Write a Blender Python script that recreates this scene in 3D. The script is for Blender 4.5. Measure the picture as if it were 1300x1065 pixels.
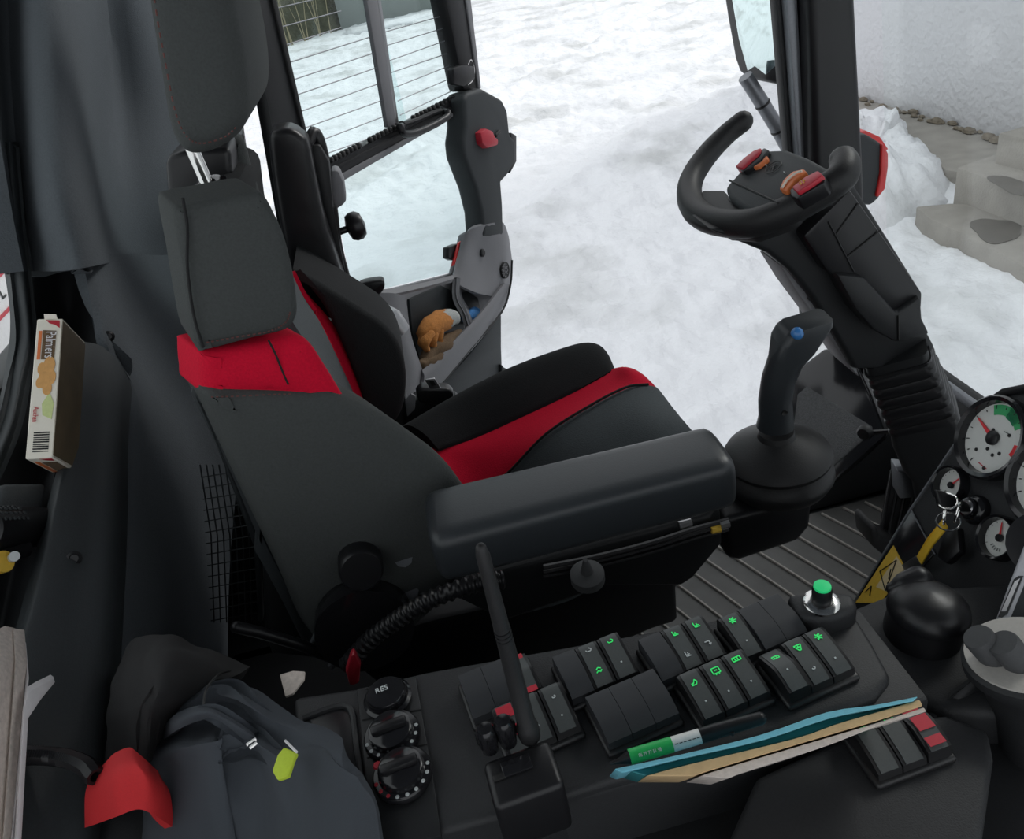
import bpy, bmesh, math, random
from mathutils import Vector, Matrix, noise, geometry
random.seed(7)
for o in list(bpy.data.objects): bpy.data.objects.remove(o)
sc = bpy.context.scene
COL = sc.collection
V = Vector
# ------------------------------------------------------------------ camera
CAM = V((0, 0, 1.25)); YAW, PITCH, ROLL = math.radians(5), math.radians(30), math.radians(11)
FPX, CX, CY = 1000.0, 650.0, 487.5
FW = V((math.sin(YAW)*math.cos(PITCH), math.cos(YAW)*math.cos(PITCH), -math.sin(PITCH)))
R0 = V((math.cos(YAW), -math.sin(YAW), 0)); U0 = R0.cross(FW)
RT = R0*math.cos(ROLL) - U0*math.sin(ROLL); UP = R0*math.sin(ROLL) + U0*math.cos(ROLL)
cd = bpy.data.cameras.new('camera'); cam = bpy.data.objects.new('camera', cd); COL.objects.link(cam)
cam.matrix_world = Matrix(((RT.x, UP.x, -FW.x, CAM.x), (RT.y, UP.y, -FW.y, CAM.y), (RT.z, UP.z, -FW.z, CAM.z), (0, 0, 0, 1)))
cd.sensor_fit = 'HORIZONTAL'; cd.sensor_width = 36; cd.lens = FPX/1300*36
cd.shift_y = -(532.5-CY)/1300; cd.clip_start = .02; cd.clip_end = 300
sc.camera = cam
# ------------------------------------------------------------------ sky, sun, exposure (overcast winter day)
w = bpy.data.worlds.new('world'); sc.world = w; w.use_nodes = True
bg = w.node_tree.nodes['Background']; bg.inputs[0].default_value = (.93, .965, 1, 1); bg.inputs[1].default_value = 1.0
sd = bpy.data.lights.new('sun', 'SUN'); sd.energy = 1.5; sd.angle = math.radians(20); sd.color = (1, .98, .95)
so = bpy.data.objects.new('sun', sd); COL.objects.link(so)
so.rotation_euler = V((-.8, -.45, -.6)).to_track_quat('-Z', 'Y').to_euler()
sc.view_settings.view_transform = 'Standard'; sc.view_settings.look = 'None'
sc.view_settings.exposure = 0.0; sc.view_settings.gamma = 1; sc.view_settings.use_curve_mapping = False

# ------------------------------------------------------------------ helpers
def ray(x, y): return FW + RT*((x-CX)/FPX) - UP*((y-CY)/FPX)
def at(x, y, X=None, Y=None, Z=None):
    d = ray(x, y)
    t = (X-CAM.x)/d.x if X is not None else (Y-CAM.y)/d.y if Y is not None else (Z-CAM.z)/d.z
    return CAM + d*t
def atp(x, y, p0, n):
    d = ray(x, y); return CAM + d*((p0-CAM).dot(n)/d.dot(n))
W = {}                                                     # world origin of every object
def base_of(vs):
    xs, ys, zs = zip(*vs); return V(((min(xs)+max(xs))/2, (min(ys)+max(ys))/2, min(zs)))
def link(o, parent=None, wloc=None):
    COL.objects.link(o)
    wloc = wloc or V((0, 0, 0)); W[o] = wloc
    if parent is not None: o.parent = parent; o.location = wloc - W[parent]
    else: o.location = wloc
    return o
def tag(o, label, cat, group=None):
    o['label'] = label; o['category'] = cat
    if group: o['group'] = group
    return o
def thing(name, label, cat, loc, group=None):
    o = bpy.data.objects.new(name, None); o.empty_display_size = .05
    link(o, None, V(loc)); return tag(o, label, cat, group)
def struct(o): o['kind'] = 'structure'; return o
def mesh(name, vs, fs, mat, parent=None, smooth=True, ang=40, local=False):
    vs = [V(v) for v in vs]; b = V((0, 0, 0)) if local else base_of(vs)
    m = bpy.data.meshes.new(name); m.from_pydata([v-b for v in vs], [], fs); m.update()
    bm = bmesh.new(); bm.from_mesh(m); bmesh.ops.recalc_face_normals(bm, faces=bm.faces)
    ng = [f for f in bm.faces if len(f.verts) > 4]
    if ng: bmesh.ops.triangulate(bm, faces=ng, ngon_method='EAR_CLIP')
    bm.to_mesh(m); bm.free()
    m.materials.append(mat)
    if smooth:
        m.shade_smooth(); m.set_sharp_from_angle(angle=math.radians(ang))
    o = bpy.data.objects.new(name, m)
    return link(o, parent, b) if not local else o
def from_bm(name, bm, mat, parent=None, smooth=True, ang=40, local=False):
    bm.verts.ensure_lookup_table(); bm.verts.index_update()
    vs = [v.co.copy() for v in bm.verts]; fs = [[v.index for v in f.verts] for f in bm.faces]; bm.free()
    return mesh(name, vs, fs, mat, parent, smooth, ang, local)
def cr(p, t, closed=False):                                # catmull-rom through points
    n = len(p); i = int(math.floor(t)); f = t-i
    if closed: g = lambda k: p[k % n]
    else:
        if i >= n-1: i, f = n-2, 1.0
        g = lambda k: p[k] if 0 <= k < n else (p[0]*2-p[1] if k < 0 else p[-1]*2-p[-2])
    a, b, c, d = g(i-1), g(i), g(i+1), g(i+2)
    return (b*2 + (c-a)*f + (a*2-b*5+c*4-d)*f*f + (b*3-a-c*3+d)*f*f*f)*.5
def spline(p, k=5, closed=False):
    p = [V(q) for q in p]; n = len(p)
    m = n*k if closed else (n-1)*k+1
    return [cr(p, i/k, closed) for i in range(m)]
def slab(name, pts, vec, mat, parent=None, bevel=.004, seg=2, smooth=True, ang=40):
    bm = bmesh.new(); vs = [bm.verts.new(p) for p in pts]; f = bm.faces.new(vs)
    r = bmesh.ops.extrude_face_region(bm, geom=[f])
    bmesh.ops.translate(bm, verts=[v for v in r['geom'] if isinstance(v, bmesh.types.BMVert)], vec=V(vec))
    bmesh.ops.recalc_face_normals(bm, faces=bm.faces)
    if bevel:
        es = [e for e in bm.edges if len(e.link_faces) == 2 and e.calc_face_angle(0) > .5]
        bmesh.ops.bevel(bm, geom=es, offset=bevel, segments=seg, affect='EDGES', clamp_overlap=True, profile=.5)
    return from_bm(name, bm, mat, parent, smooth, ang)
def box(name, c, sx, sy, sz, mat, parent=None, bevel=.004, seg=2, axes=None, local=False):
    bm = bmesh.new(); bmesh.ops.create_cube(bm, size=1)
    for v in bm.verts: v.co = V((v.co.x*sx, v.co.y*sy, v.co.z*sz))
    if bevel: bmesh.ops.bevel(bm, geom=bm.edges[:], offset=bevel, segments=seg, affect='EDGES', clamp_overlap=True, profile=.5)
    c = V(c)
    if axes:
        a, b, d = axes
        for v in bm.verts: v.co = a*v.co.x + b*v.co.y + d*v.co.z
    for v in bm.verts: v.co += c
    return from_bm(name, bm, mat, parent, local=local)
def loft(name, rings, mat, parent=None, caps=True, smooth=True, ang=40, closed_path=False, local=False):
    vs = [p for r in rings for p in r]; n = len(rings[0]); fs = []
    m = len(rings)
    for i in range(m if closed_path else m-1):
        for j in range(n):
            a, b = i*n+j, i*n+(j+1) % n; c, d = ((i+1) % m)*n+(j+1) % n, ((i+1) % m)*n+j
            fs.append((a, b, c, d))
    if caps and not closed_path: fs += [tuple(range(n))[::-1], tuple(range((m-1)*n, m*n))]
    return mesh(name, vs, fs, mat, parent, smooth, ang, local)
def frame(d):
    d = V(d).normalized(); a = V((0, 0, 1)) if abs(d.z) < .9 else V((1, 0, 0))
    u = d.cross(a).normalized(); return u, d.cross(u).normalized(), d
def tube(name, path, r, mat, parent=None, n=10, k=0, closed=False, round_ends=False, local=False):
    p = [V(q) for q in path]
    rs = list(r) if hasattr(r, '__len__') else [r]*len(p)
    if k:
        rv = spline([V((x, 0, 0)) for x in rs], k, closed); rs = [x.x for x in rv]; p = spline(p, k, closed)
    m = len(p); rings = []; u = None
    for i in range(m):
        if closed: d = p[(i+1) % m]-p[i-1]
        else: d = p[min(i+1, m-1)]-p[max(i-1, 0)]
        d.normalize()
        if u is None: u = frame(d)[0]
        u = (u - d*u.dot(d)).normalized(); v = d.cross(u)
        rings.append([p[i]+(u*math.cos(2*math.pi*j/n)+v*math.sin(2*math.pi*j/n))*rs[i] for j in range(n)])
    if round_ends and not closed:
        def cap(q, d, ring):
            out = []
            for s in (.35, .7, .93):
                cc = math.cos(math.asin(s)); c0 = q+d*(rs[0]*s if ring is rings[0] else rs[-1]*s)
                out.append([c0+(x-q)*cc for x in ring])
            return out
        a = cap(p[0], (p[0]-p[1]).normalized(), rings[0]); b = cap(p[-1], (p[-1]-p[-2]).normalized(), rings[-1])
        rings = a[::-1]+rings+b
    return loft(name, rings, mat, parent, closed_path=closed, local=local)
def lathe(name, prof, o, axis, mat, parent=None, n=28, sq=None, local=False):
    u, v, d = frame(axis); o = V(o)
    if sq: u, v = sq
    rings = [[o+d*h+(u*math.cos(2*math.pi*j/n)+v*math.sin(2*math.pi*j/n))*max(r, .0002) for j in range(n)] for r, h in prof]
    return loft(name, rings, mat, parent, local=local)
def patch(name, rows, mat, parent=None, sub=5, thick=.008, kd=None, ang=60, wrinkle=0, wsc=14):
    g = [spline([V(p) for p in r], sub) for r in rows]
    cols = list(zip(*g)); cols = [spline(list(c), sub) for c in cols]
    g = list(zip(*cols)); h, wd = len(g), len(g[0])
    nr = []
    for i in range(h):
        rr = []
        for j in range(wd):
            a = g[min(i+1, h-1)][j]-g[max(i-1, 0)][j]; b = g[i][min(j+1, wd-1)]-g[i][max(j-1, 0)]
            n = a.cross(b)
            n = n.normalized() if n.length > 1e-12 else V((0, 0, 1))
            if n.dot(CAM-g[i][j]) > 0: n = -n                # thickness goes behind the seen side
            rr.append(n)
        nr.append(rr)
    if wrinkle: g = [[g[i][j]-nr[i][j]*(wrinkle*(noise.fractal(V((g[i][j].x*wsc, g[i][j].y*wsc*.5+g[i][j].x*wsc*.6, 3.1)), .8, 2, 3))) for j in range(wd)] for i in range(h)]
    if kd: tv = [[V(kd)*thick]*wd for _ in range(h)]
    else: tv = [[n*thick for n in r] for r in nr]
    vs = [p for r in g for p in r] + [g[i][j]+tv[i][j] for i in range(h) for j in range(wd)]
    N = h*wd; fs = []
    for i in range(h-1):
        for j in range(wd-1):
            a = i*wd+j; fs.append((a, a+1, a+wd+1, a+wd)); fs.append((N+a, N+a+wd, N+a+wd+1, N+a+1))
    bd = [j for j in range(wd)]+[i*wd+wd-1 for i in range(1, h)]+[(h-1)*wd+j for j in range(wd-2, -1, -1)]+[i*wd for i in range(h-2, 0, -1)]
    for a, b in zip(bd, bd[1:]+bd[:1]): fs.append((a, b, N+b, N+a))
    return mesh(name, vs, fs, mat, parent, True, ang)
def puff(name, pts, vec, mat, parent=None, r=.02, dome=.006, k=4, back=True):
    """an outline swept by vec with padded, rounded rims on both faces"""
    o = spline(pts, k, True) if k else [V(p) for p in pts]
    vec = V(vec); d = vec.normalized(); o = [p-d*r for p in o]; n = len(o); c = sum(o, V())/n
    pn = sum(((o[i]-c).cross(o[(i+1) % n]-c) for i in range(n)), V()).normalized()
    if pn.dot(d) < 0: pn = -pn
    nor = []
    for i in range(n):
        t = o[(i+1) % n]-o[i-1]; m = pn.cross(t)
        nor.append(m.normalized() if m.length > 1e-9 else V((0, 0, 0)))
    area = sum(((o[i]-c).cross(o[(i+1) % n]-c)).dot(d) for i in range(n))
    if area < 0: nor = [-m for m in nor]
    L = vec.length+r
    f = [[o[i]+nor[i]*b+d*a for i in range(n)] for b, a in [(r*(1-math.sin(t)), r*(1-math.cos(t))) for t in (0, .4, .8, 1.2, math.pi/2)]]
    bk = [[o[i]+nor[i]*b+d*(L-a) for i in range(n)] for b, a in [(r*(1-math.sin(t)), r*(1-math.cos(t))) for t in (0, .4, .8, 1.2, math.pi/2)]]
    rings = f+bk[::-1]; vs = [p for q in rings for p in q]; m = len(rings); fs = []
    for i in range(m-1):
        for j in range(n): fs.append((i*n+j, i*n+(j+1) % n, (i+1)*n+(j+1) % n, (i+1)*n+j))
    ax = (o[1]-o[0]); ax = (ax-pn*ax.dot(pn)).normalized(); ay = pn.cross(ax)
    for ring, sg in ((f[0], -1), (bk[0], 1)):
        c0 = ring[0]; p2 = [((p-c0).dot(ax), (p-c0).dot(ay)) for p in ring]
        x0, x1 = min(p[0] for p in p2), max(p[0] for p in p2); y0, y1 = min(p[1] for p in p2), max(p[1] for p in p2)
        st = max(x1-x0, y1-y0)/16; pts = [V(p) for p in p2]; k0 = len(pts)
        def dist(q): return min((q-V(p)).length for p in p2)
        for iy in range(1, 16):
            for ix in range(1, 17):
                q = V((x0+ix*st+(.5*st if iy % 2 else 0), y0+iy*st))
                ins = False; j = n-1
                for i in range(n):
                    xi, yi = p2[i]; xj, yj = p2[j]
                    if (yi > q.y) != (yj > q.y) and q.x < (xj-xi)*(q.y-yi)/(yj-yi)+xi: ins = not ins
                    j = i
                if ins and dist(q) > st*.5: pts.append(q)
        vv, _, tf, _, _, _ = geometry.delaunay_2d_cdt(pts, [], [list(range(k0))], 1, 1e-7)
        b0 = len(vs)
        for q in vv:
            dd = dist(q); vs.append(c0+ax*q.x+ay*q.y+pn*(sg*dome*(1-math.exp(-dd/.03))))
        fs += [tuple(b0+i for i in t) for t in tf]
    o_ = mesh(name, vs, fs, mat, parent, True, 70); me = o_.data
    bm = bmesh.new(); bm.from_mesh(me); bmesh.ops.remove_doubles(bm, verts=bm.verts, dist=1e-5); bmesh.ops.recalc_face_normals(bm, faces=bm.faces); bm.to_mesh(me); bm.free()
    me.shade_smooth(); me.set_sharp_from_angle(angle=math.radians(70))
    return o_
def rrect(c, a, b, ha, hb, r, k=4):
    """rounded rectangle ring in the plane (a, b)"""
    out = []; r = min(r, ha*.99, hb*.99)
    for sx, sy, t0 in ((1, 1, 0), (-1, 1, 90), (-1, -1, 180), (1, -1, 270)):
        for i in range(k+1):
            t = math.radians(t0+90*i/k)
            out.append(c+a*(sx*(ha-r)+r*math.cos(t))+b*(sy*(hb-r)+r*math.sin(t)))
    return out
def text(name, s, size, o, xd, yd, mat, parent, depth=.0004, sx=1.0):
    cu = bpy.data.curves.new(name, 'FONT'); cu.body = s; cu.size = size; cu.extrude = depth
    ob = bpy.data.objects.new(name+'_tmp', cu); COL.objects.link(ob)
    dg = bpy.context.evaluated_depsgraph_get(); me = bpy.data.meshes.new_from_object(ob.evaluated_get(dg))
    vs = [v.co.copy() for v in me.vertices]; fs = [list(p.vertices) for p in me.polygons]
    bpy.data.objects.remove(ob)
    xd = V(xd).normalized(); yd = V(yd).normalized(); z = xd.cross(yd)
    return mesh(name, [V(o)+xd*v.x*sx+yd*v.y+z*v.z for v in vs], fs, mat, parent, smooth=False)
def pxs(L, **k): return [at(x, y, **k) for x, y in L]

# ------------------------------------------------------------------ materials
def nt(name):
    m = bpy.data.materials.new(name); m.use_nodes = True; t = m.node_tree
    return m, t, t.nodes['Principled BSDF'], t.nodes.new, t.links.new
def mat(name, col, rough=.5, metal=0, var=.12, scale=300, bump=.1, bscale=None, spec=.5, emit=None, dist=.001, sheen=0, coat=0, detail=3):
    m, t, b, N, L = nt(name)
    tc = N('ShaderNodeTexCoord')
    nz = N('ShaderNodeTexNoise'); nz.inputs['Scale'].default_value = scale; nz.inputs['Detail'].default_value = detail
    L(tc.outputs['Object'], nz.inputs['Vector'])
    mx = N('ShaderNodeMix'); mx.data_type = 'RGBA'
    mx.inputs[6].default_value = (*[c*(1-var) for c in col], 1); mx.inputs[7].default_value = (*[min(1, c*(1+var)) for c in col], 1)
    L(nz.outputs['Fac'], mx.inputs[0]); L(mx.outputs[2], b.inputs['Base Color'])
    b.inputs['Roughness'].default_value = rough; b.inputs['Metallic'].default_value = metal
    b.inputs['Specular IOR Level'].default_value = spec
    if sheen: b.inputs['Sheen Weight'].default_value = sheen; b.inputs['Sheen Roughness'].default_value = .5
    if coat: b.inputs['Coat Weight'].default_value = coat
    if bump:
        n2 = N('ShaderNodeTexNoise'); n2.inputs['Scale'].default_value = bscale or scale*3; n2.inputs['Detail'].default_value = 2
        L(tc.outputs['Object'], n2.inputs['Vector'])
        bp = N('ShaderNodeBump'); bp.inputs['Strength'].default_value = bump; bp.inputs['Distance'].default_value = dist
        L(n2.outputs['Fac'], bp.inputs['Height']); L(bp.outputs['Normal'], b.inputs['Normal'])
    if emit:
        b.inputs['Emission Color'].default_value = (*col, 1); b.inputs['Emission Strength'].default_value = emit
    return m
def glass(name, tint, spec=.02):
    m, t, b, N, L = nt(name); t.nodes.remove(b)
    tr = N('ShaderNodeBsdfTransparent'); tr.inputs[0].default_value = (*tint, 1)
    gl = N('ShaderNodeBsdfGlossy'); gl.inputs['Roughness'].default_value = .02
    lw = N('ShaderNodeLayerWeight'); lw.inputs[0].default_value = .5
    pw = N('ShaderNodeMath'); pw.operation = 'POWER'; pw.inputs[1].default_value = 5; L(lw.outputs['Facing'], pw.inputs[0])
    ma = N('ShaderNodeMath'); ma.operation = 'MULTIPLY_ADD'; ma.inputs[1].default_value = .5; ma.inputs[2].default_value = spec; L(pw.outputs[0], ma.inputs[0])
    mx = N('ShaderNodeMixShader'); L(ma.outputs[0], mx.inputs[0]); L(tr.outputs[0], mx.inputs[1]); L(gl.outputs[0], mx.inputs[2])
    L(mx.outputs[0], t.nodes['Material Output'].inputs[0]); return m
M = dict(
    plastic=mat('black_plastic', (.013, .014, .0155), .5, bump=.15, scale=300, bscale=700, spec=.4),
    trim=mat('grained_trim', (.03, .035, .038), .6, var=.2, bump=.3, scale=350, bscale=600, dist=.0008, spec=.4),
    console=mat('console_plastic', (.022, .023, .025), .55, var=.22, bump=.35, scale=420, bscale=700, dist=.0008, spec=.4),
    satin=mat('satin_black', (.0105, .0105, .012), .36, bump=.05, scale=400, spec=.4),
    gloss=mat('gloss_black', (.012, .012, .014), .15, bump=.0),
    rubber=mat('rubber', (.016, .016, .017), .5, var=.2, bump=.3, scale=400, bscale=500, dist=.0008, spec=.4),
    pad=mat('armrest_vinyl', (.024, .028, .032), .40, var=.15, bump=.2, scale=400, bscale=650, dist=.0006),
    gray=mat('door_gray', (.20, .20, .212), .6, bump=.2, scale=700, dist=.0006),
    headliner=mat('gray_fabric', (.085, .095, .105), .95, var=.22, bump=.5, scale=330, bscale=500, dist=.0015, spec=.2),
    fabric=mat('charcoal_fabric', (.062, .067, .066), .95, bump=.6, var=.2, scale=360, bscale=480, spec=.2, dist=.0012),
    fabblk=mat('black_fabric', (.022, .023, .024), .95, bump=.5, var=.2, scale=360, bscale=480, spec=.2, dist=.001),
    graphite=mat('graphite_fabric', (.085, .095, .1), .95, bump=.5, var=.2, scale=360, bscale=480, spec=.2, dist=.001),
    red=mat('red_fabric', (.6, .004, .03), .9, bump=.5, var=.2, scale=360, bscale=480, spec=.2, dist=.001),
    redplastic=mat('red_plastic', (.5, .02, .04), .4, bump=.05),
    redglow=mat('red_lens', (.6, .03, .03), .25, bump=0),
    orange=mat('orange_plastic', (.75, .2, .06), .35, bump=0),
    chrome=mat('chrome', (.75, .74, .72), .15, 1, bump=0, var=.02),
    steel=mat('steel', (.42, .42, .43), .35, 1, bump=.05, var=.1),
    gunmetal=mat('gray_tube_metal', (.22, .23, .25), .35, .4, bump=.05),
    thread=mat('red_thread', (.13, .05, .045), .9, bump=0),
    darkthread=mat('dark_seam', (.012, .012, .013), .9, bump=0),
    jacket=mat('jacket_cloth', (.05, .058, .07), .85, bump=.4, scale=900, dist=.001),
    jblack=mat('jacket_hood_cloth', (.012, .012, .013), .9, bump=.4, scale=700, dist=.001),
    jred=mat('jacket_lining', (.6, .02, .025), .8, bump=.3, scale=700, dist=.001),
    lime=mat('lime_tab', (.55, .7, .05), .7, bump=.2),
    paper=mat('white_paper', (.75, .73, .74), .8, bump=.1, scale=60),
    pages=mat('page_edges', (.62, .55, .5), .85, var=.3, scale=250, bump=.3),
    tan=mat('tan_pages', (.6, .42, .22), .85, var=.2, scale=120, bump=.2),
    cover=mat('blue_cover', (.16, .5, .62), .6, bump=.1),
    teal=mat('teal_cover', (.02, .2, .22), .6, bump=.1),
    white=mat('white_plastic', (.8, .8, .78), .4, bump=0),
    green=mat('green_plastic', (.03, .5, .12), .4, bump=0),
    ledgreen=mat('lit_green_symbol', (.05, .9, .2), .5, emit=.22, bump=0, var=0),
    greenlit=mat('lit_green_button', (.02, .62, .2), .4, emit=.25, bump=0, var=0),
    mark=mat('pale_mark', (.55, .58, .58), .5, bump=0),
    silver=mat('silver_panel', (.5, .5, .53), .4, .2, bump=.05),
    beige=mat('beige_face', (.45, .43, .4), .55, bump=.05),
    cap=mat('soft_button', (.06, .062, .065), .7, bump=.1),
    dial=mat('dial_white', (.72, .73, .7), .5, bump=0, var=.03),
    needle=mat('needle_red', (.8, .04, .05), .4, bump=0),
    dgreen=mat('dial_green', (.05, .42, .15), .5, bump=0), dgreen2=mat('dial_dark_green', (.02, .24, .12), .5, bump=0),
    yellow=mat('yellow_strap', (.75, .47, .03), .6, bump=.3, scale=600),
    sticker=mat('yellow_sticker', (.75, .48, .06), .45, bump=0),
    cream=mat('sticker_cream', (.75, .6, .35), .5, bump=0),
    black=mat('print_black', (.01, .01, .01), .5, bump=0),
    rocker=mat('rocker_plastic', (.068, .074, .074), .45, bump=.12, scale=600, dist=.0005),
    rockerside=mat('rocker_side', (.012, .012, .013), .4, bump=0),
    blank=mat('rocker_blank', (.027, .029, .033), .5, bump=.12, scale=600, dist=.0005),
    carpet=mat('carpet', (.12, .122, .125), .95, var=.5, scale=250, bump=.8, dist=.003),
    mat_rubber=mat('floor_rubber', (.085, .083, .08), .6, var=.35, scale=18, bump=.2),
    rib=mat('floor_rib', (.34, .32, .29), .65, var=.4, scale=40, bump=.2),
    biscuit=mat('biscuit', (.68, .36, .12), .7, var=.25, scale=90, bump=.3),
    carton=mat('carton_white', (.82, .78, .68), .55, bump=.05, var=.04),
    cartonshade=mat('carton_shaded_side', (.16, .12, .07), .55, bump=.05, var=.5, scale=25),  # dark colour paints in the shade on the carton's broad side
    cartongreen=mat('carton_green_print', (.6, .68, .3), .6, bump=0),
    rust=mat('glove_orange', (.5, .2, .05), .95, var=.4, scale=120, bump=.6, dist=.002),
    brown=mat('glove_brown', (.14, .09, .05), .95, var=.3, scale=120, bump=.6, dist=.002),
    wool=mat('glove_cuff', (.5, .52, .5), .95, var=.2, scale=300, bump=.8, dist=.002),
    bluecloth=mat('blue_cloth', (.08, .27, .62), .9, var=.3, scale=120, bump=.6, dist=.002),
    mirror=mat('mirror_glass', (.75, .88, .87), .03, 1, bump=0, var=0),
    concrete=mat('concrete', (.33, .31, .28), .9, var=.3, scale=5, bump=.5, bscale=60, dist=.01),
    wet=mat('wet_concrete', (.12, .11, .095), .45, var=.3, scale=6, bump=.3, bscale=60, dist=.01),
    debris=mat('rubble', (.2, .17, .13), .95, var=.6, scale=20, bump=.6, dist=.01),
    stucco=mat('stucco', (.66, .66, .68), .95, var=.07, scale=1.5, bump=.6, bscale=14, dist=.03),
    bark=mat('bark', (.12, .1, .07), .95, var=.6, scale=6, bump=.6, dist=.02),
    bank=mat('scrub_bank', (.075, .075, .05), .95, var=.7, scale=2.2, bump=.8, bscale=8, dist=.1),
    twig=mat('dry_twig', (.3, .26, .17), .9, bump=.2, scale=30),
    graywall=mat('far_wall', (.2, .22, .21), .9, var=.2, scale=1.5, bump=.3, dist=.02),
    steelmesh=mat('net_cord', (.02, .02, .02), .8, bump=0),
)
M['glass'] = glass('door_glass', (.91, .965, .965)); M['clear'] = glass('windshield_glass', (.97, .985, .98))
def snow_mat():
    m, t, b, N, L = nt('snow'); tc = N('ShaderNodeTexCoord')
    a = N('ShaderNodeTexNoise'); a.inputs['Scale'].default_value = .9; a.inputs['Detail'].default_value = 6
    r = N('ShaderNodeValToRGB'); r.color_ramp.elements[0].position = .3; r.color_ramp.elements[0].color = (.62, .63, .63, 1)
    r.color_ramp.elements[1].position = .5; r.color_ramp.elements[1].color = (.86, .87, .89, 1)
    L(tc.outputs['Object'], a.inputs['Vector']); L(a.outputs['Fac'], r.inputs[0]); L(r.outputs[0], b.inputs['Base Color'])
    b.inputs['Roughness'].default_value = .8; b.inputs['Specular IOR Level'].default_value = .2
    c = N('ShaderNodeTexNoise'); c.inputs['Scale'].default_value = 9; c.inputs['Detail'].default_value = 5
    L(tc.outputs['Object'], c.inputs['Vector'])
    bp = N('ShaderNodeBump'); bp.inputs['Strength'].default_value = .7; bp.inputs['Distance'].default_value = .05
    L(c.outputs['Fac'], bp.inputs['Height']); L(bp.outputs['Normal'], b.inputs['Normal']); return m
M['snow'] = snow_mat()
#==PART2==
# ================================================================== outside
GZ = -1.2
def build_ground():
    ys = []; y = 1.9
    while y < 40: ys.append(y); y += .028+.0095*max(0, y-2.2)
    ys = [-30, -12, -5, -1, .6, 1.5]+ys+[48, 60, 90]
    tp = at(610, 140, Z=GZ); tq = at(850, 12, Z=GZ); td = (tq-tp); td.z = 0; td.normalize(); tn = V((-td.y, td.x, 0))
    vs = []; nx = 330
    for y in ys:
        half = max(3.2, abs(y)*.62); cx = 1.3+y*.1
        for i in range(nx+1):
            s = 2*i/nx-1
            x = cx + half*(s*.72 + s*abs(s)**7*.28*(1+60/half))
            p = V((x, y, 0)); amp = min(1, max(0, (y-1)/1.5))
            h = noise.fractal(p*1.1, 1.0, 2.0, 4)*.055 + noise.fractal(p*4.5+V((3, 9, 0)), .9, 2.1, 4)*.04
            h += abs(noise.noise(p*2.3+V((7, 1, 4))))*-.05
            if y > 6:
                q = p-tp; c = q.dot(tn)
                win = math.exp(-((c-.2)/1.1)**2)+.7*math.exp(-((c+2.9)/.7)**2)
                if win > .01:
                    a = q.dot(td)
                    h += win*(.05*math.sin(c*7.5)+.05*noise.noise(V((a*1.2, c*5, 2)))+.03*noise.noise(V((a*5, c*9, 1))))
            h += max(0, y-20)*.004
            vs.append(V((x, y, GZ+h*amp)))
    fs = []; n = nx+1
    for j in range(len(ys)-1):
        for i in range(nx): a = j*n+i; fs.append((a, a+1, a+n+1, a+n))
    o = mesh('snow_ground', vs, fs, M['snow'], ang=180); struct(o)
    o['label'] = 'trampled white snow yard with vehicle tracks outside the cab'
build_ground()
# plastered building wall in front of the vehicle
WX = 5.25
wl = box('building_wall', (WX+.15, 4.5, 1.6), .3, 13, 5.6, M['stucco'], bevel=.02); struct(wl); wl['label'] = 'rough pale grey plastered building wall'
slab('building_wall_crack', [V((WX-.004, 6.2, .55)), V((WX-.004, 5.6, .44)), V((WX-.004, 5.1, .50)), V((WX-.004, 4.4, .36)), V((WX-.004, 5.1, .488)), V((WX-.004, 5.6, .43))], (.006, 0, 0), M['graywall'], wl, bevel=0).name = 'crack'
pl = slab('wall_plinth', [at(1050, 133, Z=GZ+.1), at(1075, 128, Z=GZ+.1), V((WX, 8.6, GZ+.1)), V((WX, 5.5, GZ+.1)), at(1285, 230, Z=GZ+.1), at(1200, 215, Z=GZ+.1), at(1140, 160, Z=GZ+.1)], (0, 0, -.25), M['concrete'], bevel=.02)
struct(pl); pl['label'] = 'bare concrete strip along the foot of the plastered wall'
db = V((0, 0, 0)); k = 0
for i in range(46):                                            # rubble along the wall foot
    y = random.uniform(5.7, 8.9); r = random.uniform(.02, .055)
    c = V((WX-.03-random.random()*.12, y, GZ+.11))
    o = loft('rubble_stone', [[c+V((r*s*math.cos(t+h)*random.uniform(.7, 1.2), r*1.6*s*math.sin(t+h), r*h)) for t in [j*math.tau/7 for j in range(7)]] for s, h in ((.5, -.4), (1, 0), (.8, .5), (.3, .8))], M['debris'], pl)
# outdoor concrete steps
st = thing('concrete_steps', 'weathered concrete outdoor steps with damp patches beside the plastered wall', 'steps', at(1290, 330, Z=GZ))
z1 = GZ+.12
s1 = slab('step', [at(1163, 262, Z=z1), at(1205, 258, Z=z1), at(1360, 260, Z=z1), at(1400, 380, Z=z1), at(1300, 338, Z=z1), at(1230, 300, Z=z1), at(1180, 277, Z=z1)], (0, 0, -.25), M['concrete'], st, bevel=.012)
z2 = z1+.24; a = at(1210, 252, Z=z1); b = at(1330, 300, Z=z1)
s2 = slab('step', [V((a.x, a.y, z2)), V((a.x+.5, a.y+.12, z2)), V((WX-.01, b.y+.1, z2)), V((b.x+.2, b.y-.5, z2)), V((b.x, b.y, z2))], (0, 0, -.5), M['concrete'], st, bevel=.015)
z3 = z2+.22; a = at(1262, 207, Z=z2); b = at(1340, 224, Z=z2)
s3 = slab('step', [V((a.x, a.y, z3)), V((WX-.005, a.y+.1, z3)), V((WX-.005, b.y-1, z3)), V((b.x, b.y-.8, z3)), V((b.x-.03, b.y, z3))], (0, 0, -.6), M['concrete'], st, bevel=.015)
def blotch(par, px, z, name='damp_patch'):
    P = spline([at(x, y, Z=z) for x, y in px], 4, True); c = sum(P, V())/len(P)
    slab(name, [c+(p-c)*(1+.16*noise.noise(p*9)) for p in P], (0, 0, -.004), M['wet'], par, bevel=0)
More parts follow.
